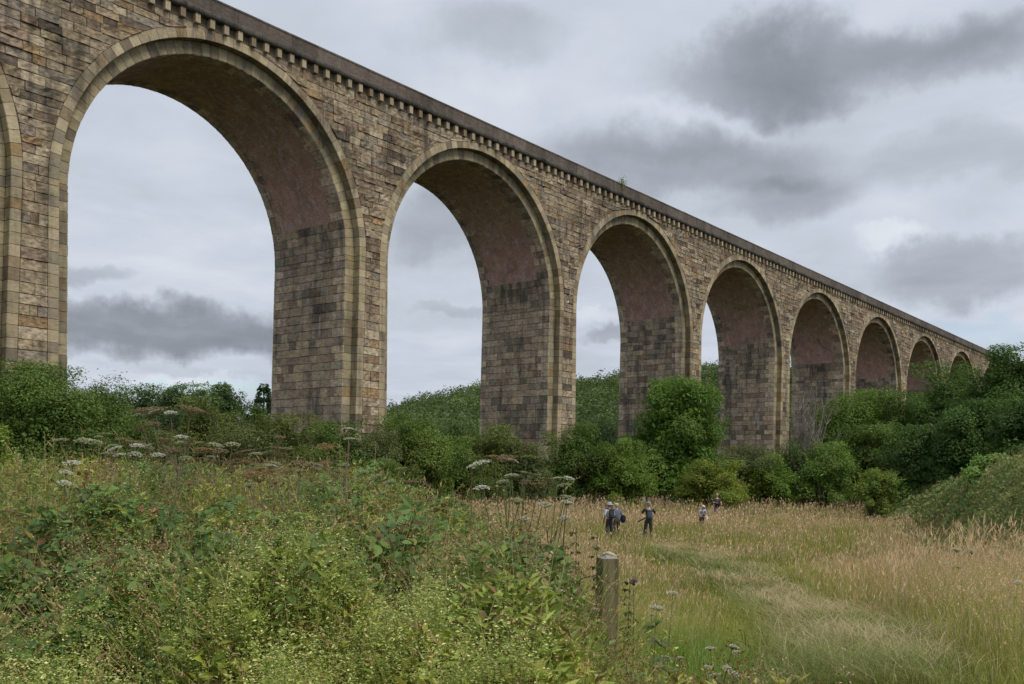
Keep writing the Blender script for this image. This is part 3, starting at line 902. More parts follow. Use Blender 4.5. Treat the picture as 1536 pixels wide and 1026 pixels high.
def tree(name, label, cat, px, ytop, d, wpx, hue='mid', n=9000, leaf=0.16, foot=0.0, trunk=0.12, seed=None, group=None, depth=0.9, twigs=10, lump=0.34, shape=0.35, nblob=None, zbase=None, sprout=None):
    """a bush or tree whose top is seen at pixel (px, ytop) from d metres away and whose crown is wpx pixels wide"""
    top = at(px, ytop, d)
    x, y = top.x, top.y
    g = float(ground_z(x, y)) if zbase is None else zbase
    rx = wpx / F * d / 2; h = top.z - g
    seed = seed if seed is not None else int(px * 13 + ytop)
    root = empty(name, (x, y, g))
    tag(root, label, cat, group)
    mb = MB()
    z0 = foot * h
    n = int(n * 1.7); leaf = leaf * .78
    C, br = crown_mesh(mb, 0, 0, z0, h, rx, rx * depth, hue, n, leaf, seed, shape=shape, lump=lump, nblob=nblob)
    tb = MB(); rg = random.Random(seed)
    bark = (.075, .06, .045)
    th = max(z0 + 0.25 * (h - z0), 0.3)
    if foot > 0.08:
        tb.tube([(0, 0, -0.3), (0.03 * rx, 0, th * .5), (rg.uniform(-.1, .1), 0, th)], [trunk * 1.25, trunk, trunk * 0.8], bark, 8)
    order = list(range(len(C))); rg.shuffle(order)
    for k in order[:twigs]:
        p = C[k]; s = np.array([rg.uniform(-.12, .12) * rx, rg.uniform(-.12, .12) * rx, (th * rg.uniform(.7, 1.0)) if foot > 0.08 else -0.1])
        mid = s * 0.5 + p * 0.5 + np.array([0, 0, 0.08 * h * (1 if foot > 0.08 else .3)])
        tb.tube([s, mid, p], [trunk * .55, trunk * .35, trunk * .12], bark, 5)
    tb.build('trunk' if cat == 'tree' else 'stem', M['bark'], root)
    mb.build('crown' if cat == 'tree' else 'foliage', M['leaf'], root)
    return root


def plant_trees():
    T = tree
    # left edge
    T('hawthorn_bush', 'large dark green hawthorn bush covering the foot of the nearest pier at the left edge', 'bush', 62, 548, 30, 240, (.056, .086, .022), 52000, .085, shape=.6, nblob=85)
    T('hawthorn_bush', 'lower rounded green bush leaning out right of the big hawthorn at the left', 'bush', 150, 588, 33, 105, (.062, .092, .026), 11000, .085, shape=.6)
    T('small_bush', 'pale yellow green leafy bush low at the left edge of the photo', 'bush', 4, 640, 19, 75, 'lime', 4500, .075, shape=.4)
    # skyline beyond the first arch
    far = [(112, 596, 128, 70, 'the tree line at the far left just right of the hawthorn'), (158, 582, 150, 62, 'the far tree line, second from the left'),
           (216, 577, 140, 88, 'the far line, broad and gappy, left of the tall hogweed'), (253, 579, 132, 52, 'the far tree line, narrow dark crown')]
    for (px, yt, d, w, s) in far:
        T('broadleaf_tree', 'distant green tree in ' + s, 'tree', px, yt, d, w, 'far', 8000, .30, foot=.26, trunk=.3, group='trees on the far skyline', shape=.1, lump=.3)
    T('broadleaf_tree', 'distant pale green tree with a domed crown on the skyline under the first arch', 'tree', 292, 577, 135, 72, (.062, .094, .044), 8000, .30, foot=.26, trunk=.3, group='trees on the far skyline', shape=.1, lump=.3)
    T('broadleaf_tree', 'distant round topped tree with sky under its crown, left of the conifer', 'tree', 338, 577, 140, 54, 'far', 4200, .34, foot=.52, trunk=.3, group='trees on the far skyline', shape=0, lump=.32, twigs=14)
    for (px, yt, d, w, hue, s) in [(185, 612, 88, 110, 'mid', 'low trees behind the hogweed at the left'), (265, 618, 80, 90, 'far', 'dark low tree below the far skyline'),
                                   (385, 606, 95, 80, 'dark', 'dark low tree left of the second pier'), (345, 622, 84, 95, 'olive', 'olive low tree below the round topped skyline tree')]:
        T('broadleaf_tree', s if s.startswith(('dark', 'olive')) else 'mid green ' + s, 'tree', px, yt, d, w, hue, 6500, .22, foot=.05, group='low trees beyond the viaduct', shape=.3)
    spruce('conifer_tree', 'pointed dark conifer half hidden behind the second pier', 396, 574, 125, 70)
    # hedge in front of the viaduct, left to right
    hedge = [(300, 598, 49, 135, 'olive', 11500, .11, 'olive green bush in the hedge under the first arch'), (368, 630, 46, 120, 'grey', 9000, .10, 'greyish willowy bush left of the second pier'),
             (432, 622, 50, 105, 'olive', 8500, .11, 'bush hiding the left foot of the second pier'), (498, 630, 52, 115, (.060, .095, .025), 9500, .11, 'fresh green bush in front of the second pier corner'),
             (560, 648, 54, 105, 'grey', 8000, .11, 'dull green bush right of the second pier'), (620, 622, 58, 118, (.068, .098, .025), 10500, .12, 'rounded bush under the second arch'),
             (676, 655, 62, 100, 'mid', 8500, .12, 'mid green bush beneath the second arch, right half'), (742, 640, 66, 118, 'olive', 9500, .12, 'brownish green bush at the foot of the third pier'),
             (795, 665, 66, 80, 'grey', 6500, .12, 'small grey green bush at the right foot of the third pier'), (862, 636, 70, 108, 'mid', 10500, .13, 'dark leafy bush under the third arch'),
             (938, 660, 69, 90, 'bright', 8000, .12, 'light green bush left of the big round tree'), (590, 690, 50, 90, 'mid', 6000, .10, 'low bush in front of the hedge under the second arch'),
             (465, 670, 46, 110, 'olive', 7000, .09, 'low scrub in front of the second pier'), (700, 690, 64, 90, (.056, .088, .026), 6000, .11, 'low dark bush at the meadow edge right of the second arch'),
             (240, 640, 42, 110, (.052, .076, .024), 7500, .09, 'dark scrub behind the tallest hogweed'), (800, 695, 69, 70, 'mid', 4500, .12, 'low bush at the meadow edge below the third pier')]
    for (px, yt, d, w, hue, n, lf, lab) in hedge:
        T('hedge_bush', lab, 'bush', px, yt, d, w, hue, int(n * 1.35), lf, group='bushes of the hedge before the viaduct', shape=.55)
    T('broadleaf_tree', 'pale green tree beyond the viaduct seen under the second arch', 'tree', 690, 630, 105, 105, (.078, .112, .042), 8000, .22, foot=.06, shape=.3)
    T('broadleaf_tree', 'mid green tree beyond the viaduct low under the second arch', 'tree', 618, 640, 112, 95, 'far', 6500, .22, foot=.06, shape=.3)
    T('broadleaf_tree', 'dark tree beyond the viaduct low under the third arch', 'tree', 895, 626, 125, 90, 'far', 6500, .24, foot=.06, shape=.3)
    # around the fourth pier
    T('maple_tree', 'big rounded bright green tree standing before the fourth pier', 'tree', 1012, 570, 76, 142, (.064, .108, .024), 30000, .19, foot=.0, trunk=.2, shape=.6, lump=.28, nblob=85)
    T('willow_bush', 'yellowish green bush at the foot of the big round tree', 'bush', 1068, 690, 71, 108, 'yellow', 10000, .13, shape=.5, lump=.26)
    T('hedge_bush', 'greyish green bush at the foot of the fifth pier', 'bush', 1128, 668, 78, 100, 'grey', 8500, .14, group='bushes of the hedge before the viaduct', shape=.5)
    T('hedge_bush', 'bright green bush right of the yellowish bush', 'bush', 1158, 682, 76, 78, 'bright', 7000, .13, group='bushes of the hedge before the viaduct', shape=.5)
    T('hedge_bush', 'dark bush around the base of the bare grey twigs', 'bush', 1205, 662, 81, 105, (.050, .076, .024), 9500, .14, group='bushes of the hedge before the viaduct', shape=.5)
    T('hedge_bush', 'light green spreading bush under the right hand trees', 'bush', 1238, 664, 76, 90, (.075, .115, .03), 7500, .14, group='bushes of the hedge before the viaduct', shape=.4)
    # wood on the right
    right = [(1272, 588, 92, 112, (.062, .098, .022), 12000, 'mid green tree just right of the bare twigs'), (1328, 582, 100, 100, 'mid', 9500, 'tree below the seventh arch'),
             (1378, 590, 98, 110, (.052, .088, .022), 11000, 'leafy tree below the eighth arch'), (1318, 640, 82, 130, 'mid', 11000, 'lower tree in front of the wood on the right'),
             (1440, 545, 90, 140, (.046, .080, .022), 15000, 'tall dark tree hiding the far end of the viaduct'), (1528, 520, 78, 165, (.042, .074, .020), 21000, 'tallest dark tree at the right edge'),
             (1400, 640, 76, 150, (.044, .076, .022), 14000, 'wide dark tree in the middle of the right hand wood'), (1478, 600, 72, 150, (.044, .078, .024), 15000, 'dense dark tree before the tallest one'),
             (1590, 570, 66, 190, (.042, .072, .022), 15000, 'dark tree cut by the right edge of the photo')]
    for (px, yt, d, w, hue, n, lab) in right:
        T('maple_tree', lab, 'tree', px, yt, d, w, hue, int(n * 1.3), .20, foot=.04, trunk=.22, group='trees of the wood on the right', shape=.4, lump=.28, nblob=70)
    T('small_bush', 'small fresh green bush standing alone at the edge of the bramble mound', 'bush', 1318, 704, 63, 56, 'lime', 4200, .12, shape=.4)
    T('small_bush', 'pale leafy elder bush on top of the bramble mound at the right edge', 'bush', 1490, 682, 46, 84, (.105, .155, .055), 5000, .12, shape=.3, depth=.7)


def spruce(name, label, px, ytop, d, wpx):
    top = at(px, ytop, d); g = float(ground_z(top.x, top.y)); h = top.z - g; R = wpx / F * d / 2
    root = empty(name, (top.x, top.y, g)); tag(root, label, 'tree')
    tb = MB(); tb.tube([(0, 0, -.3), (0, 0, h * .97)], [.22, .03], (.07, .055, .04), 7); tb.build('trunk', M['bark'], root)
    mb = MB(); n = 15000
    q = RNG.random(n) ** 0.7; lay = q + .02 * np.sin(q * 60)
    z = h * (1 - lay * 0.92); rr = R * (0.10 + 1.0 * lay ** .8) * RNG.uniform(.25, 1.0, n) ** .6
    a = RNG.uniform(0, 2 * PI, n); a = a + 0.25 * np.sin(a * 7)
    Pp = np.stack([rr * np.cos(a), rr * np.sin(a), z - rr * 0.28], 1)
    ax = unit(np.stack([np.cos(a), np.sin(a), np.full(n, -.3)], 1) + RNG.normal(0, .3, (n, 3)))
    leaves(mb, Pp, ax, np.array([[0, 0, 1.0]]) + RNG.normal(0, .4, (n, 3)), .40, .2, jit(GREENS['spruce'], n))
    mb.build('crown', M['leaf'], root)


def bare_shrub():
    b = at(1214, 735, 78); g = float(ground_z(b.x, b.y)); root = empty('bare_shrub', (b.x, b.y, g))
    tag(root, 'leafless grey twiggy shrub standing before the sixth arch', 'shrub')
    rg = random.Random(5); tb = MB(); H = at(1216, 566, 79).z - g
    for k in range(46):
        a = rg.uniform(0, 2 * PI); sp = rg.uniform(.1, 2.3)
        h = H * rg.uniform(.55, 1.0) * (1 - .1 * sp)
        p0 = np.array([rg.uniform(-.8, .8), rg.uniform(-.6, .6), 0]); p3 = np.array([sp * math.cos(a), sp * .8 * math.sin(a), h])
        p1 = p0 * .6 + p3 * .2 + np.array([0, 0, h * .15]); p2 = p0 * .2 + p3 * .65 + np.array([rg.uniform(-.2, .2), rg.uniform(-.2, .2), h * .08])
        c = np.array((.24, .21, .175)) * rg.uniform(.6, 1.15)
        tb.tube([p0, p1, p2, p3], [.05, .042, .032, .016], c, 4)
        for q in range(7):
            t = rg.uniform(.35, .95); s = p1 * (1 - t) + p3 * t if t < .6 else p2 * (1 - t) + p3 * t
            e = s + np.array([rg.uniform(-.6, .6), rg.uniform(-.6, .6), rg.uniform(.3, 1.2)])
            tb.tube([s, (s + e) / 2 + np.array([0, 0, .08]), e], [.022, .018, .012], c, 3)
    tb.build('twigs', M['stem'], root)


def far_wood():
    """the wooded hill beyond the arches reads as one mass"""
    mb = MB(); n_t = 1700
    rg = np.random.default_rng(4)
    px = rg.uniform(560, 1220, n_t * 3); d = 165 + 230 * rg.random(n_t * 3) ** 0.8
    x = (px - 768) / F * d; y = d
    k = 0; pts = []
    for i in np.argsort(d):
        pts.append((x[i], y[i])); k += 1
        if k >= n_t: break
    idx = rg.choice(n_t * 3, n_t, replace=False)
    for i in idx:
        xx, yy = x[i], y[i]; g = float(ground_z(xx, yy)); h = rg.uniform(7.5, 12.5); r = rg.uniform(2.4, 4.2)
        m = 340
        u = unit(rg.normal(size=(m, 3))); u[:, 2] = np.where(rg.random(m) < .7, np.abs(u[:, 2]), u[:, 2])
        lum = 1 + 0.25 * np.sin(u[:, 0] * 5 + i) * np.cos(u[:, 1] * 4 + i * 2)
        Pp = np.stack([xx + u[:, 0] * r * lum, yy + u[:, 1] * r * lum, g + h * .55 + u[:, 2] * h * .45 * lum], 1) + rg.normal(0, .3, (m, 3))
        nr = unit(u * .7 + np.array([0, 0, .5]) + rg.normal(0, .4, (m, 3))); ax = unit(np.cross(nr, rg.normal(size=(m, 3))))
        base = np.array([.082, .120, .052]) * rg.uniform(.8, 1.35) * rg.uniform(.93, 1.07, 3)  # slight distance haze painted in: greyer, bluer green than the nearer leaves
        if rg.random() < .25: base = base * np.array([1.35, 1.2, 1.25])
        cc = base[None] * rg.uniform(.7, 1.3, (m, 1))
        leaves(mb, Pp, ax, nr, .66 * rg.uniform(.7, 1.3, m), .45, cc)
    o = mb.build('far_wood', M['leaf']); tag(o, 'wooded hill seen through the arches beyond the viaduct', 'wood', kind='stuff')


# ------------------------------------------------------------------ the overgrown bank by the camera
def bank_top(x, y):
    """top of the vegetation on the bank"""
    q = bank_edge(y) - x
    h = np.interp(y, [2, 4, 7, 12, 18, 24], [0.42, 0.46, 0.64, 0.80, 0.92, 0.85])
    h = 0.28 + (h - 0.28) * sstep(0, 1.0, q)
    h = h - .34 * np.exp(-((x / np.maximum(y, .5) - .125) / .06) ** 2) * sstep(6.6, 5.4, y) - .12 * sstep(.17, .2, x / np.maximum(y, .5)) - .05
    h = h - .10 + .48 * domes(x, y, .40, 300) + .30 * domes(x, y * .8, .95, 310)
    h = h + 0.50 * (fbm(x * 0.9, y * 0.5, 21) - 0.5) + 0.22 * (fbm(x * 2.6, y * 1.9, 31, 2) - 0.5)
    return ground_z(x, y) + np.maximum(h, 0.1)


def bank_points(n, d0=2.5, d1=25.0, a0=-0.60, a1=0.40, powr=1.0):
    d = d0 * (d1 / d0) ** (RNG.random(n) ** powr)
    a = RNG.uniform(a0, a1, n)
    x = a * d; y = d
    ok = x < bank_edge(y) + RNG.normal(0, 0.16, n)
    return x[ok], y[ok]


def bramble_mask(x, y):
    m = fbm(x * 0.55 + 3.1, y * 0.32, 57, 2)
    # dense thickets: by the left foreground, across the middle, round the post
    for cx, cy, sx, sy, a in [(-2.0, 4.2, .6, .9, .45), (-1.1, 8.2, 1.2, 1.8, .30), (-0.2, 7.2, .5, 1.1, .40), (.25, 5.3, .35, .7, .34), (-3.0, 12, 2.0, 2.5, .2), (-1.2, 4.6, .25, .3, .3)]:
        m = m + a * np.exp(-(((x - cx) / sx) ** 2 + ((y - cy) / sy) ** 2))
    for cx, cy, sx, sy, a in [(-1.0, 3.4, 1.3, .6, .35), (-1.7, 5.6, .7, .8, .2)]:
        m = m - a * np.exp(-(((x - cx) / sx) ** 2 + ((y - cy) / sy) ** 2))
    return m


def build_bank():
    # ---- brambles: leaves of three to five leaflets on arching canes
    mb, st = MB(), MB()
    x, y = bank_points(42000, 3.2)
    keep = bramble_mask(x, y) > 0.555 + RNG.normal(0, .045, len(x)); x, y = x[keep], y[keep]
    n = len(x); d = y
    z = bank_top(x, y) + 0.06 - RNG.exponential(0.16, n)
    z = np.maximum(z, ground_z(x, y) + 0.05)
    big = np.maximum(1.0, d / 11)
    nr0 = unit(np.array([0, -0.35, 0.9]) + RNG.normal(0, 0.42, (n, 3)))
    az = RNG.uniform(0, 2 * PI, n)
    shade = jit((.078, .138, .042), n, .40, .08)
    fresh = RNG.random(n) < .16; shade[fresh] = jit((.125, .20, .052), fresh.sum(), .2, .06)
    old = RNG.random(n) < .06; shade[old] = jit((.13, .085, .04), old.sum(), .3, .1)
    yl = RNG.random(n) < .003; shade[yl] = jit((.30, .29, .06), yl.sum(), .2, .05)
    B = np.stack([x, y, z], 1); size = RNG.uniform(.036, .068, n) * big
    for k, da in enumerate((0, 1.75, -1.75, 2.6, -2.6)):
        m = np.ones(n, bool) if k < 3 else RNG.random(n) < .35
        a = az + da + RNG.normal(0, .2, n)
        ax = unit(np.stack([np.cos(a), np.sin(a), RNG.normal(-.15, .25, n)], 1))
        nn = unit(nr0 + RNG.normal(0, .18, (n, 3)))
        ax = unit(ax - (ax * nn).sum(1, keepdims=True) * nn)
        s = size * (1.0 if k == 0 else .82) * RNG.uniform(.85, 1.15, n)
        off = ax * (size * .18)[:, None]
        cl = shade * RNG.uniform(.85, 1.15, (n, 1))
        for sel, fi in ((m & (d < 7.5), True), (m & (d >= 7.5), False)):
            broad_leaves(mb, (B + off)[sel], ax[sel], nn[sel], s[sel], s[sel] * .72, cl[sel], .16, fi)
    for k in range(170):
        i = RNG.integers(n); p = B[i]; a = RNG.uniform(0, 2 * PI); l = RNG.uniform(.4, 1.1)
        q = p + np.array([math.cos(a) * l, math.sin(a) * l * .7, RNG.uniform(-.1, .25)])
        q = p + (q - p) * .6; t = np.linspace(0, 1, 7)[:, None]; st.tube(p * (1 - t) + q * t + np.array([0, 0, 1.]) * (.22 * t * (1 - t) * 2 - .30 * (1 - t) ** 2 - .16 * t ** 2), np.linspace(.0032, .0016, 7), (.10, .065, .04) if k % 2 else (.085, .10, .04), 4)
    o = mb.build('bramble_thicket', M['leaf_near']); tag(o, 'dark green bramble leaves spreading through the bank in the foreground', 'brambles', kind='stuff')
    cn = st.build('cane', M['stem'], o)

    # ---- small herb leaves through the whole bank
    mb = MB()
    x, y = bank_points(340000); n = len(x); d = y
    T = bank_top(x, y); G = ground_z(x, y)
    z = np.maximum(T + 0.02 - RNG.exponential(0.20, n), G + 0.02)
    big = np.clip(d / 8.5, 1.0, 2.6)
    patch = fbm(x * 1.1, y * 0.7, 77, 2); p2 = fbm(x * 2.7 + 5, y * 1.9, 88, 2)
    c = np.where((patch > .56)[:, None], np.array([.215, .235, .055]), np.where((patch > .42)[:, None], np.array([.165, .20, .052]), np.array([.115, .15, .048])))
    c = np.where((p2 > .66)[:, None], np.array([.20, .19, .06]), c)
    c = c * 1.32 * RNG.uniform(.5, 1.5, (n, 1)) * RNG.uniform(.9, 1.1, (n, 3))
    br = (RNG.random(n) < .085); c[br] = jit((.16, .10, .055), br.sum(), .35, .1)
    L = (.016 + .05 * RNG.random(n) ** 1.6) * 1.12 * big; W = L * RNG.uniform(.22, .5, n)
    up = RNG.uniform(0.0, 1.1, n)
    a = RNG.uniform(0, 2 * PI, n)
    ax = unit(np.stack([np.cos(a), np.sin(a), up], 1)); nn = unit(np.array([0, -.2, 1.0]) + RNG.normal(0, .6, (n, 3)))
    near = d < 4.6
    leaves(mb, np.stack([x, y, z], 1), ax, nn, L, W, c)
    # ---- taller leafy stems: nettles, willowherb, docks
    x, y = bank_points(2300, 3.0, 20); k = fbm(x * .8 + 9, y * .55, 140, 2) > .47; x, y = x[k], y[k]; n0 = len(x)
    T = bank_top(x, y); hh = RNG.uniform(.28, .52, n0); up_ = RNG.uniform(-.08, .20, n0)
    broad = RNG.random(n0) < .45; ton = np.where(broad[:, None], np.array([.105, .165, .042]), np.array([.15, .20, .055])) * RNG.uniform(.75, 1.25, (n0, 1))
    rep = 20; ci = np.repeat(np.arange(n0), rep); j = np.tile(np.arange(rep), n0); n = len(ci)
    hz = (j // 2 + .5) / (rep / 2); a = RNG.uniform(0, 6.3, n0)[ci] + (j % 2) * PI + (j // 2) * 1.5
    lx, ly = RNG.normal(0, .14, n0), RNG.normal(0, .14, n0)
    z = T[ci] + up_[ci] - hh[ci] * (1 - hz)
    Pp = np.stack([x[ci] + lx[ci] * hh[ci] * hz, y[ci] + ly[ci] * hh[ci] * hz, z], 1)
    ax = unit(np.stack([np.cos(a), np.sin(a), np.where(broad[ci], -.35, .55) + RNG.normal(0, .25, n)], 1))
    L = np.where(broad[ci], .075, .062) * (1.15 - .75 * hz) * RNG.uniform(.75, 1.25, n) * np.clip(y[ci] / 9, 1, 1.8)
    broad_leaves(mb, Pp, ax, unit(np.array([0, -.15, 1.]) + RNG.normal(0, .3, (n, 3))), L, L * np.where(broad[ci], .5, .24), ton[ci] * RNG.uniform(.8, 1.2, (n, 1)))
    blades(mb, np.stack([x, y, T + up_ - hh * 1.5], 1), hh * 1.6, RNG.uniform(.02, .15, n0), RNG.uniform(0, 6.3, n0), np.full(n0, .005), jit((.10, .11, .045), n0), ton, 2)
    # ---- grasses and thin stems standing in it
    x, y = bank_points(75000); n = len(x); T = bank_top(x, y); G = ground_z(x, y); d = y
    tall = RNG.uniform(.7, 1.22, n) + .22 * (RNG.random(n) < .07)
    H = np.maximum(T - G, .15) * tall
    dry = RNG.random(n) < (.32 + .25 * (fbm(x * 1.5, y, 99, 2) > .55))
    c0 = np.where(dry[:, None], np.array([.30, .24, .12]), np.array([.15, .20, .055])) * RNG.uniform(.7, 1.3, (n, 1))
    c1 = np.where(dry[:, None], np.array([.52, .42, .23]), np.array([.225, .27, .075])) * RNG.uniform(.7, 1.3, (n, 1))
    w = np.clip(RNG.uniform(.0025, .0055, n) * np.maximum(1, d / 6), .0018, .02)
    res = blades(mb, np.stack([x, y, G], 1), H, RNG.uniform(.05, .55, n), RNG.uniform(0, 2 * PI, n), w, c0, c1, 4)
    tip, dn = res
    hd = dry & (RNG.random(n) < .42)
    hn = hd & (d < 9); hf = hd & ~hn
    fine_plumes(mb, tip[hn], dn[hn], RNG.uniform(.05, .12, hn.sum()), jit((.40, .30, .18), hn.sum(), .25, .06), .8)
    plumes(mb, tip[hf], dn[hf], RNG.uniform(.05, .11, hf.sum()), RNG.uniform(.003, .005, hf.sum()) * d[hf] / 8, jit((.40, .30, .18), hf.sum(), .25, .06), .8)
    # brown seed clusters (docks, spent umbels, bramble flowers gone over)
    x, y = bank_points(2600, 3.5, 24); n0 = len(x); rep = 42
    cxs = np.repeat(np.arange(n0), rep); n = len(cxs)
    T = bank_top(x, y)
    P0 = np.stack([x, y, T + RNG.uniform(-.06, .16, n0)], 1)
    Pp = P0[cxs] + RNG.normal(0, 1, (n, 3)) * np.array([.022, .022, .055]) * np.maximum(1, y[cxs] / 12)[:, None]
    tone = np.where((RNG.random(n0) < .3)[:, None], np.array([.17, .075, .03]), np.array([.20, .135, .09]))
    tone = np.where((RNG.random(n0) < .22)[:, None], np.array([.38, .28, .215]), tone)
    a = rnd_unit(n)
    leaves(mb, Pp, a, rnd_unit(n), RNG.uniform(.007, .016, n) * np.maximum(1, y[cxs] / 9), .008 * np.maximum(1, y[cxs] / 9), tone[cxs] * RNG.uniform(.6, 1.4, (n, 1)))
    # pale little flowers dotted about
    x, y = bank_points(1500); n = len(x)
    Pp = np.stack([x, y, bank_top(x, y) + RNG.uniform(-.05, .07, n)], 1)
    leaves(mb, Pp, rnd_unit(n) * np.array([1, 1, .3]), np.tile([0, -.3, 1.0], (n, 1)), .014 * np.clip(y / 6, 1, 2.2), .013 * np.clip(y / 6, 1, 2.2), jit((.52, .50, .44), n, .2, .04))
    o = mb.build('meadow_herbs', M['leaf_near']); tag(o, 'tangle of small herbs, grasses and brown seed heads on the bank', 'herbs', kind='stuff')

    # ---- hedge bedstraw: soft pale froth of upright sprigs along the bottom of the view
    mb = MB()
    x, y = bank_points(17000, 2.5, 8.0, -.60, .10, 1.5)
    f = fbm(x * 1.9, y * 1.5, 121, 2) + .42 * np.exp(-((y - 3.0) / .8) ** 2) * np.exp(-((x + 1.35) / .75) ** 2) - .10 * sstep(-1.0, .0, x) - .10 * sstep(3.6, 5.0, y)
    k = f > .63 + RNG.normal(0, .04, len(x)); x, y = x[k], y[k]; n0 = len(x)
    T = bank_top(x, y) + .02 + RNG.uniform(-.16, .07, n0)
    hs = RNG.uniform(.05, .15, n0); lx, ly = RNG.normal(0, .3, n0), RNG.normal(0, .3, n0)
    blades(mb, np.stack([x, y, T - hs], 1), hs * 1.9, RNG.uniform(.05, .3, n0), RNG.uniform(0, 6.3, n0), np.full(n0, .0022), jit((.15, .19, .06), n0), jit((.24, .28, .10), n0), 2)
    rep = 30; ci = np.repeat(np.arange(n0), rep); n = len(ci); q = RNG.random(n)
    rr = (.006 + .020 * (1 - q)) * RNG.random(n) ** .5; th = RNG.uniform(0, 6.3, n); h_ = (q - .5) * 2 * hs[ci]
    Pp = np.stack([x, y, T], 1)[ci] + np.stack([rr * np.cos(th) + lx[ci] * h_, rr * np.sin(th) + ly[ci] * h_, h_], 1)
    tone = RNG.uniform(.75, 1.25, n0)[ci][:, None]
    c = np.where((RNG.random(n) < .08 + .30 * q)[:, None], np.array([.54, .54, .28]), np.array([.25, .31, .085])) * tone * RNG.uniform(.75, 1.25, (n, 1))
    leaves(mb, Pp, unit(np.stack([np.cos(th), np.sin(th), RNG.uniform(-.2, .8, n)], 1)), unit(np.array([0, -.2, 1.]) + RNG.normal(0, .5, (n, 3))), RNG.uniform(.006, .015, n), RNG.uniform(.003, .007, n), c)
    o = mb.build('hedge_bedstraw', M['leaf_near']); tag(o, 'frothy pale yellow green bedstraw along the bottom left of the foreground', 'bedstraw', kind='stuff')


# ------------------------------------------------------------------ meadow
PATH_Y = [3, 6, 8.5, 11, 15, 20, 25, 32, 40, 50, 70]
PATH_X = [1.6, 2.1, 2.8, 3.75, 4.6, 5.5, 6.0, 6.1, 6.2, 7.6, 12]


def path_q(x, y):
    c = np.interp(y, PATH_Y, PATH_X)
    hw = np.interp(y, [3, 9, 15, 25, 45], [.9, .8, .65, .7, .9])
    q = sstep(hw * .3, hw + 0.9, np.abs(x - c) + 1.3 * (fbm(x * .8, y * .45, 12, 2) - .5))
    return 1 - (1 - q) * (.55 + .45 * sstep(22, 14, y)) * sstep(46, 36, y)


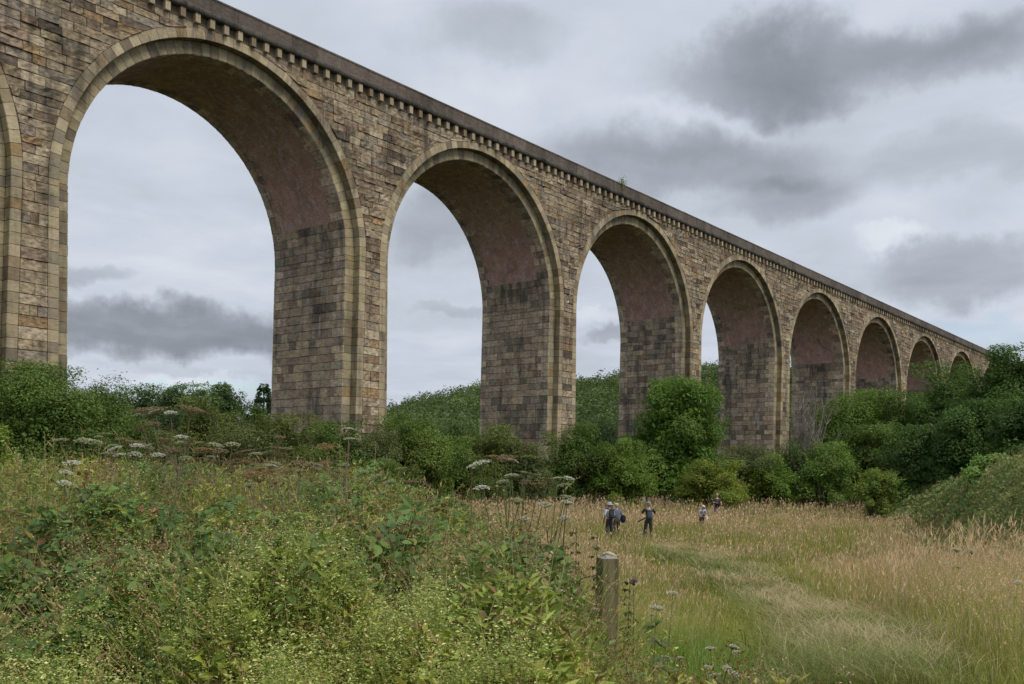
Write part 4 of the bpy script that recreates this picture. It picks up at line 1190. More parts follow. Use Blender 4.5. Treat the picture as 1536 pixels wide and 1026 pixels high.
def build_meadow():
    mb = MB()
    def field(n, d0, d1, powr, wk, seg):
        d = d0 + (d1 - d0) * RNG.random(n) ** powr
        a = RNG.uniform(-.42, .56, n); x = a * d; y = d
        ok = (x > bank_edge(y) - .15) & (x < mound_front(y) + RNG.normal(.3, .5, n)) & ((y - (72 + .6 * x)) < RNG.normal(0, 1.2, n))
        x, y = x[ok], y[ok]
        # tufts
        n = len(x); tx = np.round(x / .22 + RNG.normal(0, .25, n)) * .22; ty = np.round(y / .3 + RNG.normal(0, .25, n)) * .3
        tf = (RNG.random(n) < .6) & (y < 40)
        x = np.where(tf, tx + RNG.normal(0, .05, n) + .15 * (hash2(tx * 10, ty * 10, 5) - .5), x); y = np.where(tf, ty + RNG.normal(0, .05, n) + .2 * (hash2(tx * 10, ty * 10, 6) - .5), y)
        q = path_q(x, y); G = ground_z(x, y)
        pat = fbm(x * .35, y * .22, 41); p2 = fbm(x * 1.1, y * .6, 43, 2)
        right = sstep(.6, 1.6, x - np.interp(y, PATH_Y, PATH_X)) * sstep(30, 22, y)
        ppl = np.exp(-(((x - 6.2) / 5) ** 2 + ((y - 47) / 9) ** 2))
        hgt = .10 + q * (.34 + .34 * right + .30 * sstep(32, 55, y) - .17 * ppl) * (.65 + .7 * p2)
        hgt = hgt + (.26 * domes(x, y, .55, 510) * (1 - .4 * q)) + .3 * np.exp(-((x - bank_edge(y) - .7) / .5) ** 2) * sstep(5.5, 7, y) * sstep(14, 10, y)
        hgt = hgt * (1 - .35 * sstep(1.1, .2, x - bank_edge(y)))
        mid = np.exp(-((x - np.interp(y, PATH_Y, PATH_X) + .9) / 2.3) ** 2) * sstep(44, 32, y)
        hgt = hgt * (1 - .34 * mid)
        tall_p = np.exp(-(((x - 7.2) / 2.6) ** 2 + ((y - 15.5) / 4.0) ** 2))
        hgt = hgt + .50 * tall_p * q * (.5 + domes(x, y, 1.3, 520))
        tan = np.clip(.12 - .10 * mid + .16 * right + .45 * tall_p + .30 * sstep(.42, .68, p2) * (1 - .7 * mid) + .50 * sstep(.42, .60, pat) * sstep(20, 32, y) + .22 * sstep(45, 66, y) - .45 * (1 - q) - .34 * ppl, .03, .88)
        dry = RNG.random(n) < tan
        green0, green1 = np.array([.185, .21, .042]), np.array([.43, .425, .10])
        grn = sstep(11.5, 8.5, y) * sstep(3.2, 2.4, x - .25 * (y - 8))
        green1 = green1 * (1 - grn[:, None]) + np.array([.25, .41, .075]) * grn[:, None]
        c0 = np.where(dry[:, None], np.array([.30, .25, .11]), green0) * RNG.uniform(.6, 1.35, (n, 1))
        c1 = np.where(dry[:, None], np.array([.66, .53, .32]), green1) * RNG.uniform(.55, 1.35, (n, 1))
        H = hgt * RNG.uniform(.55, 1.2, n)
        w = RNG.uniform(.7, 1.5, n) * np.maximum(.0052, wk * y)
        lean = np.where(q < .4, RNG.uniform(.3, 1.1, n), RNG.uniform(.05, .55, n))
        az = RNG.normal(.5, 1.3, n)
        tip, dn = blades(mb, np.stack([x, y, G - .02], 1), H, lean, az, w, c0, c1, seg)
        hd = dry & (q > .35) & (RNG.random(n) < (.55 + .2 * right))
        m = hd.sum()
        pc = np.where((RNG.random(m) < .5)[:, None], np.array([.70, .47, .33]), np.array([.70, .54, .36]))
        pc = pc * RNG.uniform(.75, 1.25, (m, 1)); hl = RNG.uniform(.07, .16, m) * np.clip(H[hd] / .6, .5, 1.2)
        nr_ = y[hd] < 15
        fine_plumes(mb, tip[hd][nr_], dn[hd][nr_], hl[nr_], pc[nr_], .45, 11, np.clip(y[hd][nr_].mean() / 7, 1, 2) if nr_.any() else 1)
        plumes(mb, tip[hd][~nr_], dn[hd][~nr_], hl[~nr_], (w[hd] * .95 + .001)[~nr_], pc[~nr_], .45)
    field(62000, 3.6, 13, 1.0, .00042, 4)
    field(105000, 11, 30, 1.1, .00042, 3)
    field(90000, 27, 60, 1.15, .00046, 2)
    field(80000, 52, 112, 1.0, .00050, 2)
    # trodden straw lying across the path
    n = 19000; y = 7 + 32 * RNG.random(n) ** 1.4; c = np.interp(y, PATH_Y, PATH_X)
    x = c + RNG.normal(.25, .58, n) * np.interp(y, [5, 20, 40], [.8, 1.2, 1.6])
    G = ground_z(x, y); pz = fbm(x * .9, y * .7, 66, 2)
    az = RNG.normal(2.2, 1.1, n) + 5.0 * (pz - .5)
    s = RNG.random(n) < .12 + .85 * sstep(.36, .52, fbm(x * .9, y * .6, 67, 3)) * sstep(8.0, 9.5, y) * sstep(-1.0, -.2, x - c)
    cc = np.where(s[:, None], np.array([.62, .50, .28]), np.array([.28, .32, .085])) * RNG.uniform(.45, 1.3, (n, 1))
    blades(mb, np.stack([x, y, G + RNG.uniform(.02, .12, n) + .16 * domes(x, y, .7, 500)], 1), RNG.uniform(.15, .42, n), RNG.uniform(1.2, 2.2, n), az, RNG.uniform(.8, 1.6, n) * np.maximum(.0045, .00055 * y), cc * .7, cc, 3, np.full(n, 0.2))
    o = mb.build('meadow_grass', M['grass']); tag(o, 'tall straw coloured meadow grass with pinkish seed heads', 'grass', kind='stuff')


def build_mound():
    mb = MB()
    n = 150000
    y = 12 + 88 * RNG.random(n) ** 1.7
    x = mound_front(y) + RNG.uniform(-.6, 9.5, n) + RNG.normal(0, .3, n)
    T = ground_z(x, y) + .35 * mound_h(x, y) - .05 + .55 * domes(x, y, 1.1, 400) + .55 * domes(x, y, 2.6, 410) + .5 * (fbm(x * .45, y * .3, 91) - .4) + .3 * (fbm(x * 2.5, y * 2, 95, 2) - .5)
    z = T - RNG.exponential(.22, n)
    big = np.clip(y / 30, .75, 2.2)
    pat = fbm(x * .4, y * .3, 92); p2 = fbm(x * 1.3, y * .9, 96, 2)
    c = np.where((pat > .55)[:, None], np.array([.135, .18, .066]), np.array([.10, .15, .052]))
    c = np.where((p2 > .62)[:, None], np.array([.20, .215, .095]), c) * RNG.uniform(.65, 1.35, (n, 1)) * RNG.uniform(.93, 1.07, (n, 3))
    nn = unit(np.array([-.15, -.3, .9]) + RNG.normal(0, .5, (n, 3))); ax = unit(np.cross(nn, rnd_unit(n)))
    L = RNG.uniform(.07, .15, n) * big
    leaves(mb, np.stack([x, y, z], 1), ax, nn, L, L * .68, c * 1.15)
    # nettle and dock stems poking out
    m = 7000; y = 13 + 60 * RNG.random(m) ** 1.5; x = mound_front(y) + RNG.uniform(-.8, 5, m); T = ground_z(x, y) + .35 * mound_h(x, y)
    blades(mb, np.stack([x, y, T], 1), RNG.uniform(.4, 1.25, m), RNG.uniform(.05, .4, m), RNG.uniform(0, 6.3, m), .0008 * y, jit((.09, .11, .04), m), jit((.20, .165, .085), m), 2)
    o = mb.build('bramble_mound', M['leaf']); tag(o, 'green mound of brambles and nettles along the right side of the meadow', 'brambles', kind='stuff')
    # undergrowth at the foot of the hedge
    mb = MB(); n = 36000
    x = RNG.uniform(-14, 27, n); y = 72 + .6 * x + RNG.normal(.6, 1.1, n)
    hh = .75 + .9 * (fbm(x * .35, y * .2, 71) - .3) + 1.0 * np.exp(-((x - 12) / 4.5) ** 2)
    z = ground_z(x, y) + np.maximum(hh, .2) * RNG.random(n) ** .5
    nn = unit(np.array([0, -.4, .8]) + RNG.normal(0, .5, (n, 3))); ax = unit(np.cross(nn, rnd_unit(n)))
    leaves(mb, np.stack([x, y, z], 1), ax, nn, RNG.uniform(.10, .2, n), .1, jit((.076, .112, .038), n, .35, .08))
    o = mb.build('hedge_undergrowth', M['leaf']); tag(o, 'low green undergrowth where the meadow meets the hedge', 'undergrowth', kind='stuff')


# ------------------------------------------------------------------ umbels
UMB = {'white': (.62, .61, .54), 'cream': (.42, .42, .28), 'brown': (.25, .18, .115), 'rust': (.30, .175, .09), 'green': (.22, .25, .11)}


def umbel(parent, tip, direction, r, kind, name='umbel'):
    """flat flower head: spreading rays that carry little clusters of florets"""
    mb = MB(); rg = np.random.default_rng(int(abs(tip[0] * 1000 + tip[2] * 777)) % 100000)
    dr = unit(np.asarray(direction, float)[None])[0]
    a = np.array([1, 0, 0]) - dr * dr[0]; a /= np.linalg.norm(a); b = np.cross(dr, a)
    nr = 19
    k = np.arange(nr) + .5; rad = r * np.sqrt(k / nr) * rg.uniform(.9, 1.1, nr); th = 2.39996 * k
    dome = r * (.26 if kind in ('white', 'cream') else .12)
    hub = np.asarray(tip) - dr * r * .55
    ends = np.asarray(tip) + a[None] * (rad * np.cos(th))[:, None] + b[None] * (rad * np.sin(th))[:, None] + dr[None] * (dome * (1 - (rad / r) ** 2) - .1 * r)[:, None]
    stemc = np.array((.13, .15, .06)) if kind in ('white', 'cream', 'green') else np.array((.21, .145, .085))
    for e in ends:
        w = max(.0012, r * .018)
        s = unit(np.cross(e - hub, [[0.2, 1, 0.1]]))[0] * w; s2 = unit(np.cross(e - hub, [[1, .1, .2]]))[0] * w
        mb.add([hub - s, hub + s, e + s * .6, e - s * .6], [(0, 1, 2, 3)], stemc); mb.add([hub - s2, hub + s2, e + s2 * .6, e - s2 * .6], [(0, 1, 2, 3)], stemc)
    m = 15; ci = np.repeat(np.arange(nr), m); n = len(ci)
    q = rg.uniform(0, 1, n) ** .5 * r * .21; t = rg.uniform(0, 2 * PI, n)
    Pp = ends[ci] + a[None] * (q * np.cos(t))[:, None] + b[None] * (q * np.sin(t))[:, None] + dr[None] * rg.uniform(-.02, .07, n)[:, None] * r
    nn = unit(dr[None] + rg.normal(0, .35, (n, 3))); ax = unit(np.cross(nn, rg.normal(size=(n, 3))))
    c = np.array(UMB[kind])[None] * rg.uniform(.75, 1.2, (n, 1)) * rg.uniform(.96, 1.04, (n, 3))
    L = r * rg.uniform(.09, .16, n)
    leaves(mb, Pp, ax, nn, L, L * .9, c)
    return mb.build(name, M['petal'], parent)


def umbellifer(name, label, cat, d, base_px, heads, group=None, stem=.006, col_='green', leafy=0):
    """a plant rooted in the bank below base_px; heads: (px, py, radius px, kind)"""
    b = at(base_px, HC + 40, d); g = float(ground_z(b.x, b.y))
    root = empty(name, (b.x, b.y, g)); tag(root, label, cat, group)
    o = np.array([b.x, b.y, g]); rg = random.Random(int(base_px * 7 + d * 31))
    sc = (.115, .135, .055) if col_ == 'green' else (.20, .15, .095)
    tb = MB()
    P0 = [np.array(at(h[0], h[1], d + rg.uniform(-.12, .12))) - o for h in heads]
    top = max(P0, key=lambda p: p[2]); H = top[2]
    fork = np.array([top[0] * .45 + rg.uniform(-.02, .02), rg.uniform(-.03, .03), H * .62])
    pts = [np.array([0, 0, -.05]), np.array([fork[0] * .4, fork[1] * .4, H * .32]), fork]
    tb.tube(pts, [stem * 1.3, stem * 1.1, stem * .9], sc, 5)
    heads3 = []
    for p, h in zip(P0, heads):
        r = h[2] / F * d; f = fork * rg.uniform(.86, 1.06)
        f = np.array([fork[0], fork[1], fork[2]]) + (np.array([0, 0, 0]) if p is top else np.array([0, 0, rg.uniform(-.12, .02) * H]))
        dr = np.array([(p - f)[0] * .5, (p - f)[1] * .5 - .04, .8 * max(H, .3)]) ; dr = dr / np.linalg.norm(dr); dr = dr + np.array([rg.uniform(-.3, .3), rg.uniform(-.35, .1), 0]); dr = dr / np.linalg.norm(dr)
        end = p - dr * r * .5
        mid = (f + end) / 2 + np.array([(end - f)[0] * .16, 0, -.05 * abs(end[0] - f[0])])
        tb.tube([f, mid, end], [stem * .75, stem * .6, stem * .45], sc, 4)
        heads3.append((p, dr, r, h[3]))
    tb.build('stem', M['stem'], root)
    for p, dr, r, kd in heads3: umbel(root, p, dr, r, kd)
    if leafy:
        lm = MB(); n = leafy * 5; z = np.repeat(np.linspace(.25, .8, leafy), 5) * H
        a = np.repeat([rg.uniform(0, 6.3) for _ in range(leafy)], 5) + RNG.normal(0, .45, n)
        t = np.clip(z / max(fork[2], .01), 0, 1)
        Pp = np.stack([fork[0] * t, fork[1] * t, z], 1) + np.stack([np.cos(a), np.sin(a), RNG.uniform(-.1, .3, n)], 1) * RNG.uniform(.02, .10, n)[:, None]
        ax = unit(np.stack([np.cos(a), np.sin(a), RNG.uniform(-.5, .2, n)], 1))
        broad_leaves(lm, Pp, ax, np.tile([0, -.3, 1.], (n, 1)), .075, .045, jit((.085, .125, .04), n))
        lm.build('leaves', M['leaf_near'], root)
    return root


def hogweeds():
    U = umbellifer
    U('hogweed', 'tallest branching hogweed with broad brown and small white heads against the far trees', 'hogweed', 11.5, 252,
      [(224, 613, 27, 'brown'), (231, 617, 11, 'white'), (256, 619, 11, 'white'), (207, 622, 8, 'cream'), (287, 612, 20, 'brown'), (230, 634, 12, 'brown'), (210, 640, 14, 'brown'), (243, 648, 12, 'green'), (254, 640, 8, 'rust')], stem=.008, col_='dry')
    U('hogweed', 'pale hogweed with four cream heads at the far left against the hawthorn', 'hogweed', 10.5, 146, [(90, 660, 12, 'cream'), (125, 660, 14, 'cream'), (140, 663, 15, 'cream'), (158, 650, 11, 'green'), (147, 655, 7, 'cream')], stem=.007, col_='dry')
    U('hogweed', 'fresh green hogweed with three white heads stacked down its left side', 'hogweed', 7.6, 104, [(109, 694, 13, 'white'), (99, 708, 10, 'white'), (97, 724, 11, 'white')], stem=.006)
    U('hogweed', 'low yellowing hogweed below the three white heads', 'hogweed', 7.2, 88, [(82, 741, 8, 'green')], stem=.005)
    U('hogweed', 'hogweed with drooping white heads left of the tallest one', 'hogweed', 9.0, 178, [(173, 672, 10, 'white'), (178, 682, 10, 'white'), (163, 680, 11, 'cream'), (170, 668, 8, 'cream')], stem=.006, col_='dry')
    U('hogweed', 'hogweed with two small white heads beside a bare pale stalk', 'hogweed', 9.6, 203, [(205, 668, 10, 'white'), (203, 681, 10, 'white')], stem=.005, col_='dry')
    U('hogweed', 'wide flat brown hogweed head on a dark stalk below the tallest plant', 'hogweed', 11.0, 196, [(196, 661, 23, 'brown')], stem=.006, col_='dry')
    U('hogweed', 'hogweed with white heads over brown ones right of the tallest plant', 'hogweed', 10.0, 262, [(272, 655, 10, 'white'), (275, 664, 12, 'cream'), (283, 659, 11, 'brown'), (248, 658, 15, 'brown'), (260, 674, 14, 'brown'), (237, 682, 10, 'white'), (222, 668, 7, 'cream')], stem=.007, col_='dry')
    U('hogweed', 'spent hogweed with orange brown heads and cream edges in the middle of the left group', 'hogweed', 9.4, 318, [(305, 673, 16, 'rust'), (322, 667, 12, 'cream'), (330, 675, 12, 'brown'), (316, 685, 8, 'white'), (348, 666, 11, 'cream'), (297, 679, 10, 'green')], stem=.006, col_='dry')
    U('hogweed', 'spent brown hogweed right of the orange brown one', 'hogweed', 9.0, 356, [(363, 677, 16, 'brown'), (350, 690, 13, 'brown'), (372, 690, 14, 'brown'), (346, 703, 12, 'brown')], stem=.006, col_='dry')
    U('hogweed', 'rusty red hogweed head low in the middle of the left bank', 'hogweed', 7.6, 392, [(388, 711, 24, 'rust'), (406, 698, 11, 'cream'), (412, 722, 9, 'rust'), (373, 727, 9, 'white')], stem=.006, col_='dry')
    U('hogweed', 'dried brown hogweed with a thin white head before the second pier', 'hogweed', 8.4, 430, [(407, 698, 8, 'white'), (432, 703, 12, 'brown'), (452, 694, 13, 'brown'), (448, 706, 8, 'cream'), (474, 702, 10, 'brown')], stem=.006, col_='dry')
    U('hogweed', 'tall slim hogweed with two white heads and a tan one before the second pier', 'hogweed', 8.8, 512, [(524, 643, 9, 'white'), (524, 658, 9, 'white'), (489, 669, 14, 'rust'), (518, 684, 8, 'brown'), (516, 697, 8, 'cream')], stem=.006, col_='dry')
    U('hogweed', 'cream hogweed leaning right in front of the hedge under the second arch', 'hogweed', 8.4, 578, [(562, 715, 13, 'cream'), (546, 707, 8, 'cream'), (600, 702, 10, 'green'), (617, 722, 12, 'brown'), (584, 722, 9, 'cream')], stem=.006)
    U('hogweed', 'tall hogweed with a broad white head and brown ones left of the post', 'hogweed', 6.6, 735, [(718, 696, 19, 'white'), (742, 684, 15, 'brown'), (760, 686, 15, 'brown'), (769, 690, 9, 'white'), (790, 684, 10, 'green')], stem=.006)
    U('hogweed', 'many headed hogweed of small white and tan heads in front of the hedge', 'hogweed', 6.4, 766, [(768, 713, 12, 'white'), (753, 722, 9, 'cream'), (788, 708, 10, 'green'), (787, 722, 9, 'brown'), (807, 725, 12, 'rust'), (822, 718, 10, 'brown'), (722, 731, 11, 'white')], stem=.006)
    U('hogweed', 'hogweed with pale heads over the pinkish grass left of the post', 'hogweed', 6.0, 782, [(776, 750, 13, 'cream'), (836, 717, 8, 'white'), (853, 717, 8, 'white'), (846, 727, 10, 'cream'), (850, 746, 12, 'cream')], stem=.005)
    U('hogweed', 'hogweed with three white heads just above the post at its left', 'hogweed', 5.9, 828, [(818, 756, 12, 'white'), (851, 753, 10, 'white'), (847, 776, 9, 'white'), (788, 778, 9, 'white'), (820, 790, 9, 'brown')], stem=.005)
    # yarrow and wild carrot close to the camera
    Y = lambda lab, d, px, heads: U('yarrow_plant', lab, 'yarrow', d, px, heads, 'white flowers low in the foreground', .0025, leafy=4)
    Y('single tilted white flower head among the herbs at the bottom left of the middle', 4.0, 489, [(485, 943, 13, 'white')])
    Y('white flower head beside the lower left side of the post', 4.6, 872, [(868, 936, 10, 'white'), (862, 929, 6, 'cream')])
    Y('cluster of white flowers at the bottom edge left of the post', 3.7, 822, [(816, 995, 10, 'white'), (812, 1010, 9, 'white'), (831, 1016, 8, 'white')])
    Y('scattered small white flowers at the bottom middle', 4.0, 705, [(679, 961, 7, 'white'), (700, 972, 7, 'white'), (712, 976, 6, 'white'), (722, 979, 5, 'white')])
    Y('white flower head on a stalk just right of the post', 5.2, 988, [(985, 911, 11, 'white'), (977, 922, 6, 'cream')])
    Y('flat white flower head right of the post against the grass', 5.6, 1010, [(1009, 889, 8, 'white')])
    Y('three white flowers at the edge of the mown green', 4.6, 1060, [(1066, 972, 9, 'white'), (1099, 969, 9, 'white'), (1104, 978, 6, 'white')])
    Y('small white flowers at the bottom right of the bank', 4.2, 1064, [(1072, 1012, 9, 'white'), (1062, 1000, 6, 'white'), (1090, 1002, 7, 'white'), (1103, 1011, 7, 'white')])
    Y('little white buds between the post and the green', 4.5, 1005, [(1001, 985, 5, 'white'), (1020, 986, 6, 'white'), (985, 1000, 5, 'cream')])
    Y('two white flower heads in the tall grass on the right', 13.0, 1450, [(1436, 824, 9, 'white'), (1459, 827, 9, 'white')])
    Y('white flower in the grass at the far right edge', 11.0, 1528, [(1525, 873, 9, 'white')])


def spent_hogweeds():
    rg = random.Random(77)
    for k in range(14):
        px = rg.uniform(150, 500); d = rg.uniform(8.0, 13.0); y0 = rg.uniform(642, 716)
        heads = [(px + rg.uniform(-22, 22), y0 + rg.uniform(-8, 22), rg.uniform(6, 13), rg.choice(('brown', 'brown', 'rust', 'green', 'cream'))) for _ in range(rg.randint(2, 4))]
        umbellifer('hogweed', 'spent tan and brown hogweed among the crowd of hogweeds along the crest of the bank', 'hogweed', d, px + rg.uniform(-8, 8), heads, 'spent hogweeds along the crest of the bank', .0045, 'dry')


def docks():
    for (px, d, ptop, lab) in [(128, 8.0, 705, 'rust red dock seed spike left of the hogweeds'), (862, 5.9, 792, 'dark nettle stalk standing left of the post'), (893, 6.0, 800, 'dark nettle stalk just behind the post'),
                               (846, 6.1, 812, 'shorter dark nettle stalk left of the post'), (705, 6.0, 700, 'bare dark upright stalk left of the post'), (942, 6.2, 868, 'leafy nettle stalk right of the post')]:
        b = at(px, HC + 40, d); g = float(ground_z(b.x, b.y)); top = at(px + 3, ptop, d); H = top.z - g
        nettle = 'nettle' in lab
        root = empty('nettle' if nettle else 'dock', (b.x, b.y, g)); tag(root, lab, 'nettle' if nettle else 'dock')
        tb = MB(); tb.tube([(0, 0, -.05), (.01, 0, H * .5), (top.x - b.x, 0, H)], [.005, .004, .002], (.10, .085, .045) if nettle else (.17, .09, .05), 5); tb.build('stem', M['stem'], root)
        mb = MB()
        if nettle:
            nl = 16; z = np.repeat(np.linspace(.25, .98, nl), 6) * H; n = len(z); a = RNG.uniform(0, 6.3, n)
            ax = unit(np.stack([np.cos(a), np.sin(a), RNG.uniform(-.9, -.1, n)], 1))
            broad_leaves(mb, np.stack([.004 + 0 * z, 0 * z, z], 1) + ax * .006, ax, np.tile([0, 0, 1.], (n, 1)) + RNG.normal(0, .3, (n, 3)), RNG.uniform(.02, .05, n), .024, jit((.062, .078, .030), n, .3))
            mb.build('leaves', M['leaf_near'], root)
        elif 'bare' not in lab:
            n = 620; z = H * (1 - .38 * RNG.random(n)); rr = RNG.random(n) * .03 * (1.2 - (z / H - .6)); a = RNG.uniform(0, 6.3, n)
            leaves(mb, np.stack([rr * np.cos(a), rr * np.sin(a), z], 1), rnd_unit(n), rnd_unit(n), .014, .011, jit((.19, .085, .035) if 'rust' in lab else (.085, .07, .045), n, .3)); mb.build('seed_spike', M['leaf_near'], root)
    # knapweed / thistle flowers
    for (px, py, d, lab) in [(951, 873, 5.6, 'pinkish purple thistle flower right of the post'), (592, 862, 4.6, 'pale lilac thistle flowers in the herbs left of centre'), (604, 872, 4.5, 'single lilac thistle flower low in the herbs left of centre')]:
        b = at(px, HC + 60, d); g = float(ground_z(b.x, b.y)); t = at(px, py, d)
        root = empty('thistle', (b.x, b.y, g)); tag(root, lab, 'thistle')
        tb = MB(); tb.tube([(0, 0, -.05), (.01, .01, (t.z - g) * .6), (t.x - b.x, 0, t.z - g)], [.004, .003, .002], (.10, .12, .05), 5); tb.build('stem', M['stem'], root)
        mb = MB()
        for ox in ((0,) if 'single' in lab or 'pink' in lab else (-.03, 0, .035)):
            n = 160; dv = rnd_unit(n); dv[:, 2] = np.abs(dv[:, 2]); leaves(mb, np.array([[t.x - b.x + ox, 0, t.z - g - abs(ox) * .4]]) + dv * .004, dv, rnd_unit(n), .021, .004, jit((.34, .22, .36), n, .2))
            mb.ball((t.x - b.x + ox, 0, t.z - g - .010 - abs(ox) * .4), .010, (.08, .10, .05), 8, 5)
        mb.build('flower', M['petal'], root)


plant_trees(); bare_shrub(); far_wood()
build_bank(); build_meadow(); build_mound(); hogweeds(); spent_hogweeds(); docks()


# ------------------------------------------------------------------ things in the meadow
def tapered_post(root, part, w, h, cap, mat, c):
    mb = MB(); n = 10
    z = np.linspace(-.3, h, n)
    ch = w * .07
    def ring(k, zz):
        return [(k - ch, -k, zz), (k, -k + ch, zz), (k, k - ch, zz), (k - ch, k, zz), (-k + ch, k, zz), (-k, k - ch, zz), (-k, -k + ch, zz), (-k + ch, -k, zz)]
    v = []
    for zz in z: v += ring(w / 2 * (1 + .02 * math.sin(zz * 9)), zz)
    v += ring(w / 2 * .97, h + .008)
    v += [(x * .16, y * .16, h + cap) for x, y, _ in ring(w / 2, 0)]
    m = len(v) // 8
    f = [(i * 8 + k, i * 8 + (k + 1) % 8, i * 8 + 8 + (k + 1) % 8, i * 8 + 8 + k) for i in range(m - 1) for k in range(8)]
    mb.add(v, f, c); mb.f.append(np.array([[(m - 1) * 8 + k for k in range(8)]]))
    return mb.build(part, mat, root)


def wood_mat():
    m, nt = new_mat('weathered_timber')
    tc = nt.node('ShaderNodeTexCoord').outputs['Object']
    g = nt.noise(nt.scale(tc, (30, 30, 1.6)), 1.0, 4.0, 0.6, 0.4); b = nt.noise(nt.scale(tc, (9, 9, 2.2)), 1.0, 4.0, 0.6)
    c = nt.mix(nt.mapr(g, .3, .7), rgba(.10, .074, .042), rgba(.235, .185, .115))
    c = nt.mix(nt.m('MULTIPLY', nt.mapr(b, .44, .60), .8), c, rgba(.10, .115, .030))          # algae
    z = nt.node('ShaderNodeSeparateXYZ', {0: nt.node('ShaderNodeNewGeometry').outputs['Normal']}).outputs[2]
    c = nt.mix(nt.mapr(z, .2, .6, 0, .8), c, rgba(.33, .31, .27))                                # bleached end grain
    # deep drying cracks down the grain
    cr = nt.noise(nt.scale(tc, (46, 46, .8)), 1.0, 2.0, 0.5)
    c = nt.mix(nt.m('MULTIPLY', nt.mapr(cr, .63, .70), .8), c, rgba(.03, .024, .017))
    bp = nt.node('ShaderNodeBump', {'Strength': .7, 'Distance': .006, 'Height': nt.m('SUBTRACT', g, cr)})
    out(nt, principled(nt, c, .85, .2, bp.outputs[0]).outputs[0])
    return m


M['wood'] = wood_mat()


def posts():
    t = at(912, 839, 5.6); g = float(ground_z(t.x, t.y))
    root = empty('wooden_post', (t.x, t.y, g), math.radians(14)); tag(root, 'weathered square wooden post with a shallow pointed top, in the foreground plants', 'post')
    tapered_post(root, 'shaft', .104, t.z - g, .030, M['wood'], (.2, .16, .11))
    # second, mostly hidden timber at its left
    t2 = at(886, 915, 5.75); g2 = float(ground_z(t2.x, t2.y))
    r2 = empty('wooden_stake', (t2.x, t2.y, g2), .3); tag(r2, 'short dark stake half hidden behind the wooden post', 'stake')
    tapered_post(r2, 'shaft', .085, t2.z - g2, .01, M['wood'], (.2, .16, .11))
    f = at(910, 826, 5.6)
    rt = empty('pale_bracket_fungus', (t.x, t.y, t.z + .022)); tag(rt, 'small pale lump lying on top of the wooden post', 'fungus')
    mb = MB()
    for k, (ox, oz, rr) in enumerate([(-.018, .008, .016), (0, .012, .019), (.020, .006, .015), (.036, 0, .010)]): mb.ball((ox, -.004 * k, oz), (rr * 1.2, rr, rr * .62), (.46, .40, .27), 9, 6)
    mb.build('cap', M['stem'], rt)
    # white marker post and rail at the far edge of the meadow
    a = at(966, 748, 74); g = float(ground_z(a.x, a.y)); tp = at(966, 740, 74)
    r = empty('marker_post', (a.x, a.y, g)); tag(r, 'thin white marker post at the far edge of the meadow', 'post')
    tapered_post(r, 'shaft', .17, max(tp.z - g, .9), .03, M['cloth'], (.72, .71, .66))
    p0, p1 = at(1118, 746, 81), at(1196, 744.5, 86)
    r = empty('rail_fence', tuple(p0)); tag(r, 'low pale rail fence between the meadow and the trees', 'fence')
    v = np.array(p1 - p0)
    mb = MB(); mb.tube([(0, 0, 0), v * .5 + np.array([0, 0, .03]), v], [.055, .06, .05], (.33, .28, .21), 6); mb.build('rail', M['stem'], r)
    for q in (0.02, .36, .7, .99):
        x, y = p0.x + v[0] * q, p0.y + v[1] * q; gz = float(ground_z(x, y)) - p0.z
        mb = MB(); mb.tube([(v[0] * q, v[1] * q + .06, gz), (v[0] * q, v[1] * q + .06, v[2] * q + .12)], [.06, .05], (.24, .20, .15), 6); mb.build('fence_post', M['stem'], r)


def sapling():
    # little birch rooted in the joint of the parapet
    best = None
    for k in range(4000):
        t = 60 + k * .02; w = Vector((-math.cos(TH) * DP + math.sin(TH) * t, math.sin(TH) * DP + math.cos(TH) * t, 0))
        if w.x / w.y * F + 768 > 924: best = w; break
    z = Z_TOP
    r = empty('sapling', (best.x, best.y, z - .35)); tag(r, 'tiny green sapling growing from the viaduct parapet', 'sapling')
    # it roots in front of the coping
    tb = MB(); tb.tube([(0, -.25, -.1), (.05, -.42, .35), (.08, -.40, .85)], [.02, .014, .006], (.1, .08, .05), 5); tb.build('stem', M['bark'], r)
    mb = MB(); n = 260; c = np.array([.06, -.42, .42]); p = c + RNG.normal(0, 1, (n, 3)) * np.array([.17, .12, .27])
    leaves(mb, p, rnd_unit(n), rnd_unit(n) + np.array([0, 0, .5]), .10, .06, jit((.15, .20, .06), n)); mb.build('foliage', M['leaf'], r)


# ------------------------------------------------------------------ people
def skin_mesh(name, verts, edges, radii, mat, colr, parent, root_i=0, sub=1):
    me = bpy.data.meshes.new(name); me.from_pydata([tuple(v) for v in verts], edges, []); me.update()
    o = bpy.data.objects.new(name, me); col.objects.link(o)
    m = o.modifiers.new('Skin', 'SKIN'); m.use_smooth_shade = True
    if not me.skin_vertices: me.skin_vertices.new()
    sd = me.skin_vertices[0].data
    for i, r in enumerate(radii):
        sd[i].radius = (r, r) if not hasattr(r, '__len__') else r
        sd[i].use_root = (i == root_i)
    s = o.modifiers.new('Subsurf', 'SUBSURF'); s.levels = sub; s.render_levels = sub
    mm = mat.copy() if False else mat
    me.materials.append(colour_mat(mat, colr))
    o.parent = parent
    return o


_cm = {}
def colour_mat(kind, c):
    k = (kind, c)
    if k not in _cm:
        rough = {'skin': .55, 'cloth': .9, 'plastic': .45}[kind]
        _cm[k] = plain_mat(kind + '_tone', c, rough, .3, 30.0, .16 if kind == 'cloth' else .06, .25 if kind == 'cloth' else 0)
    return _cm[k]


SKIN = (.50, .30, .21)


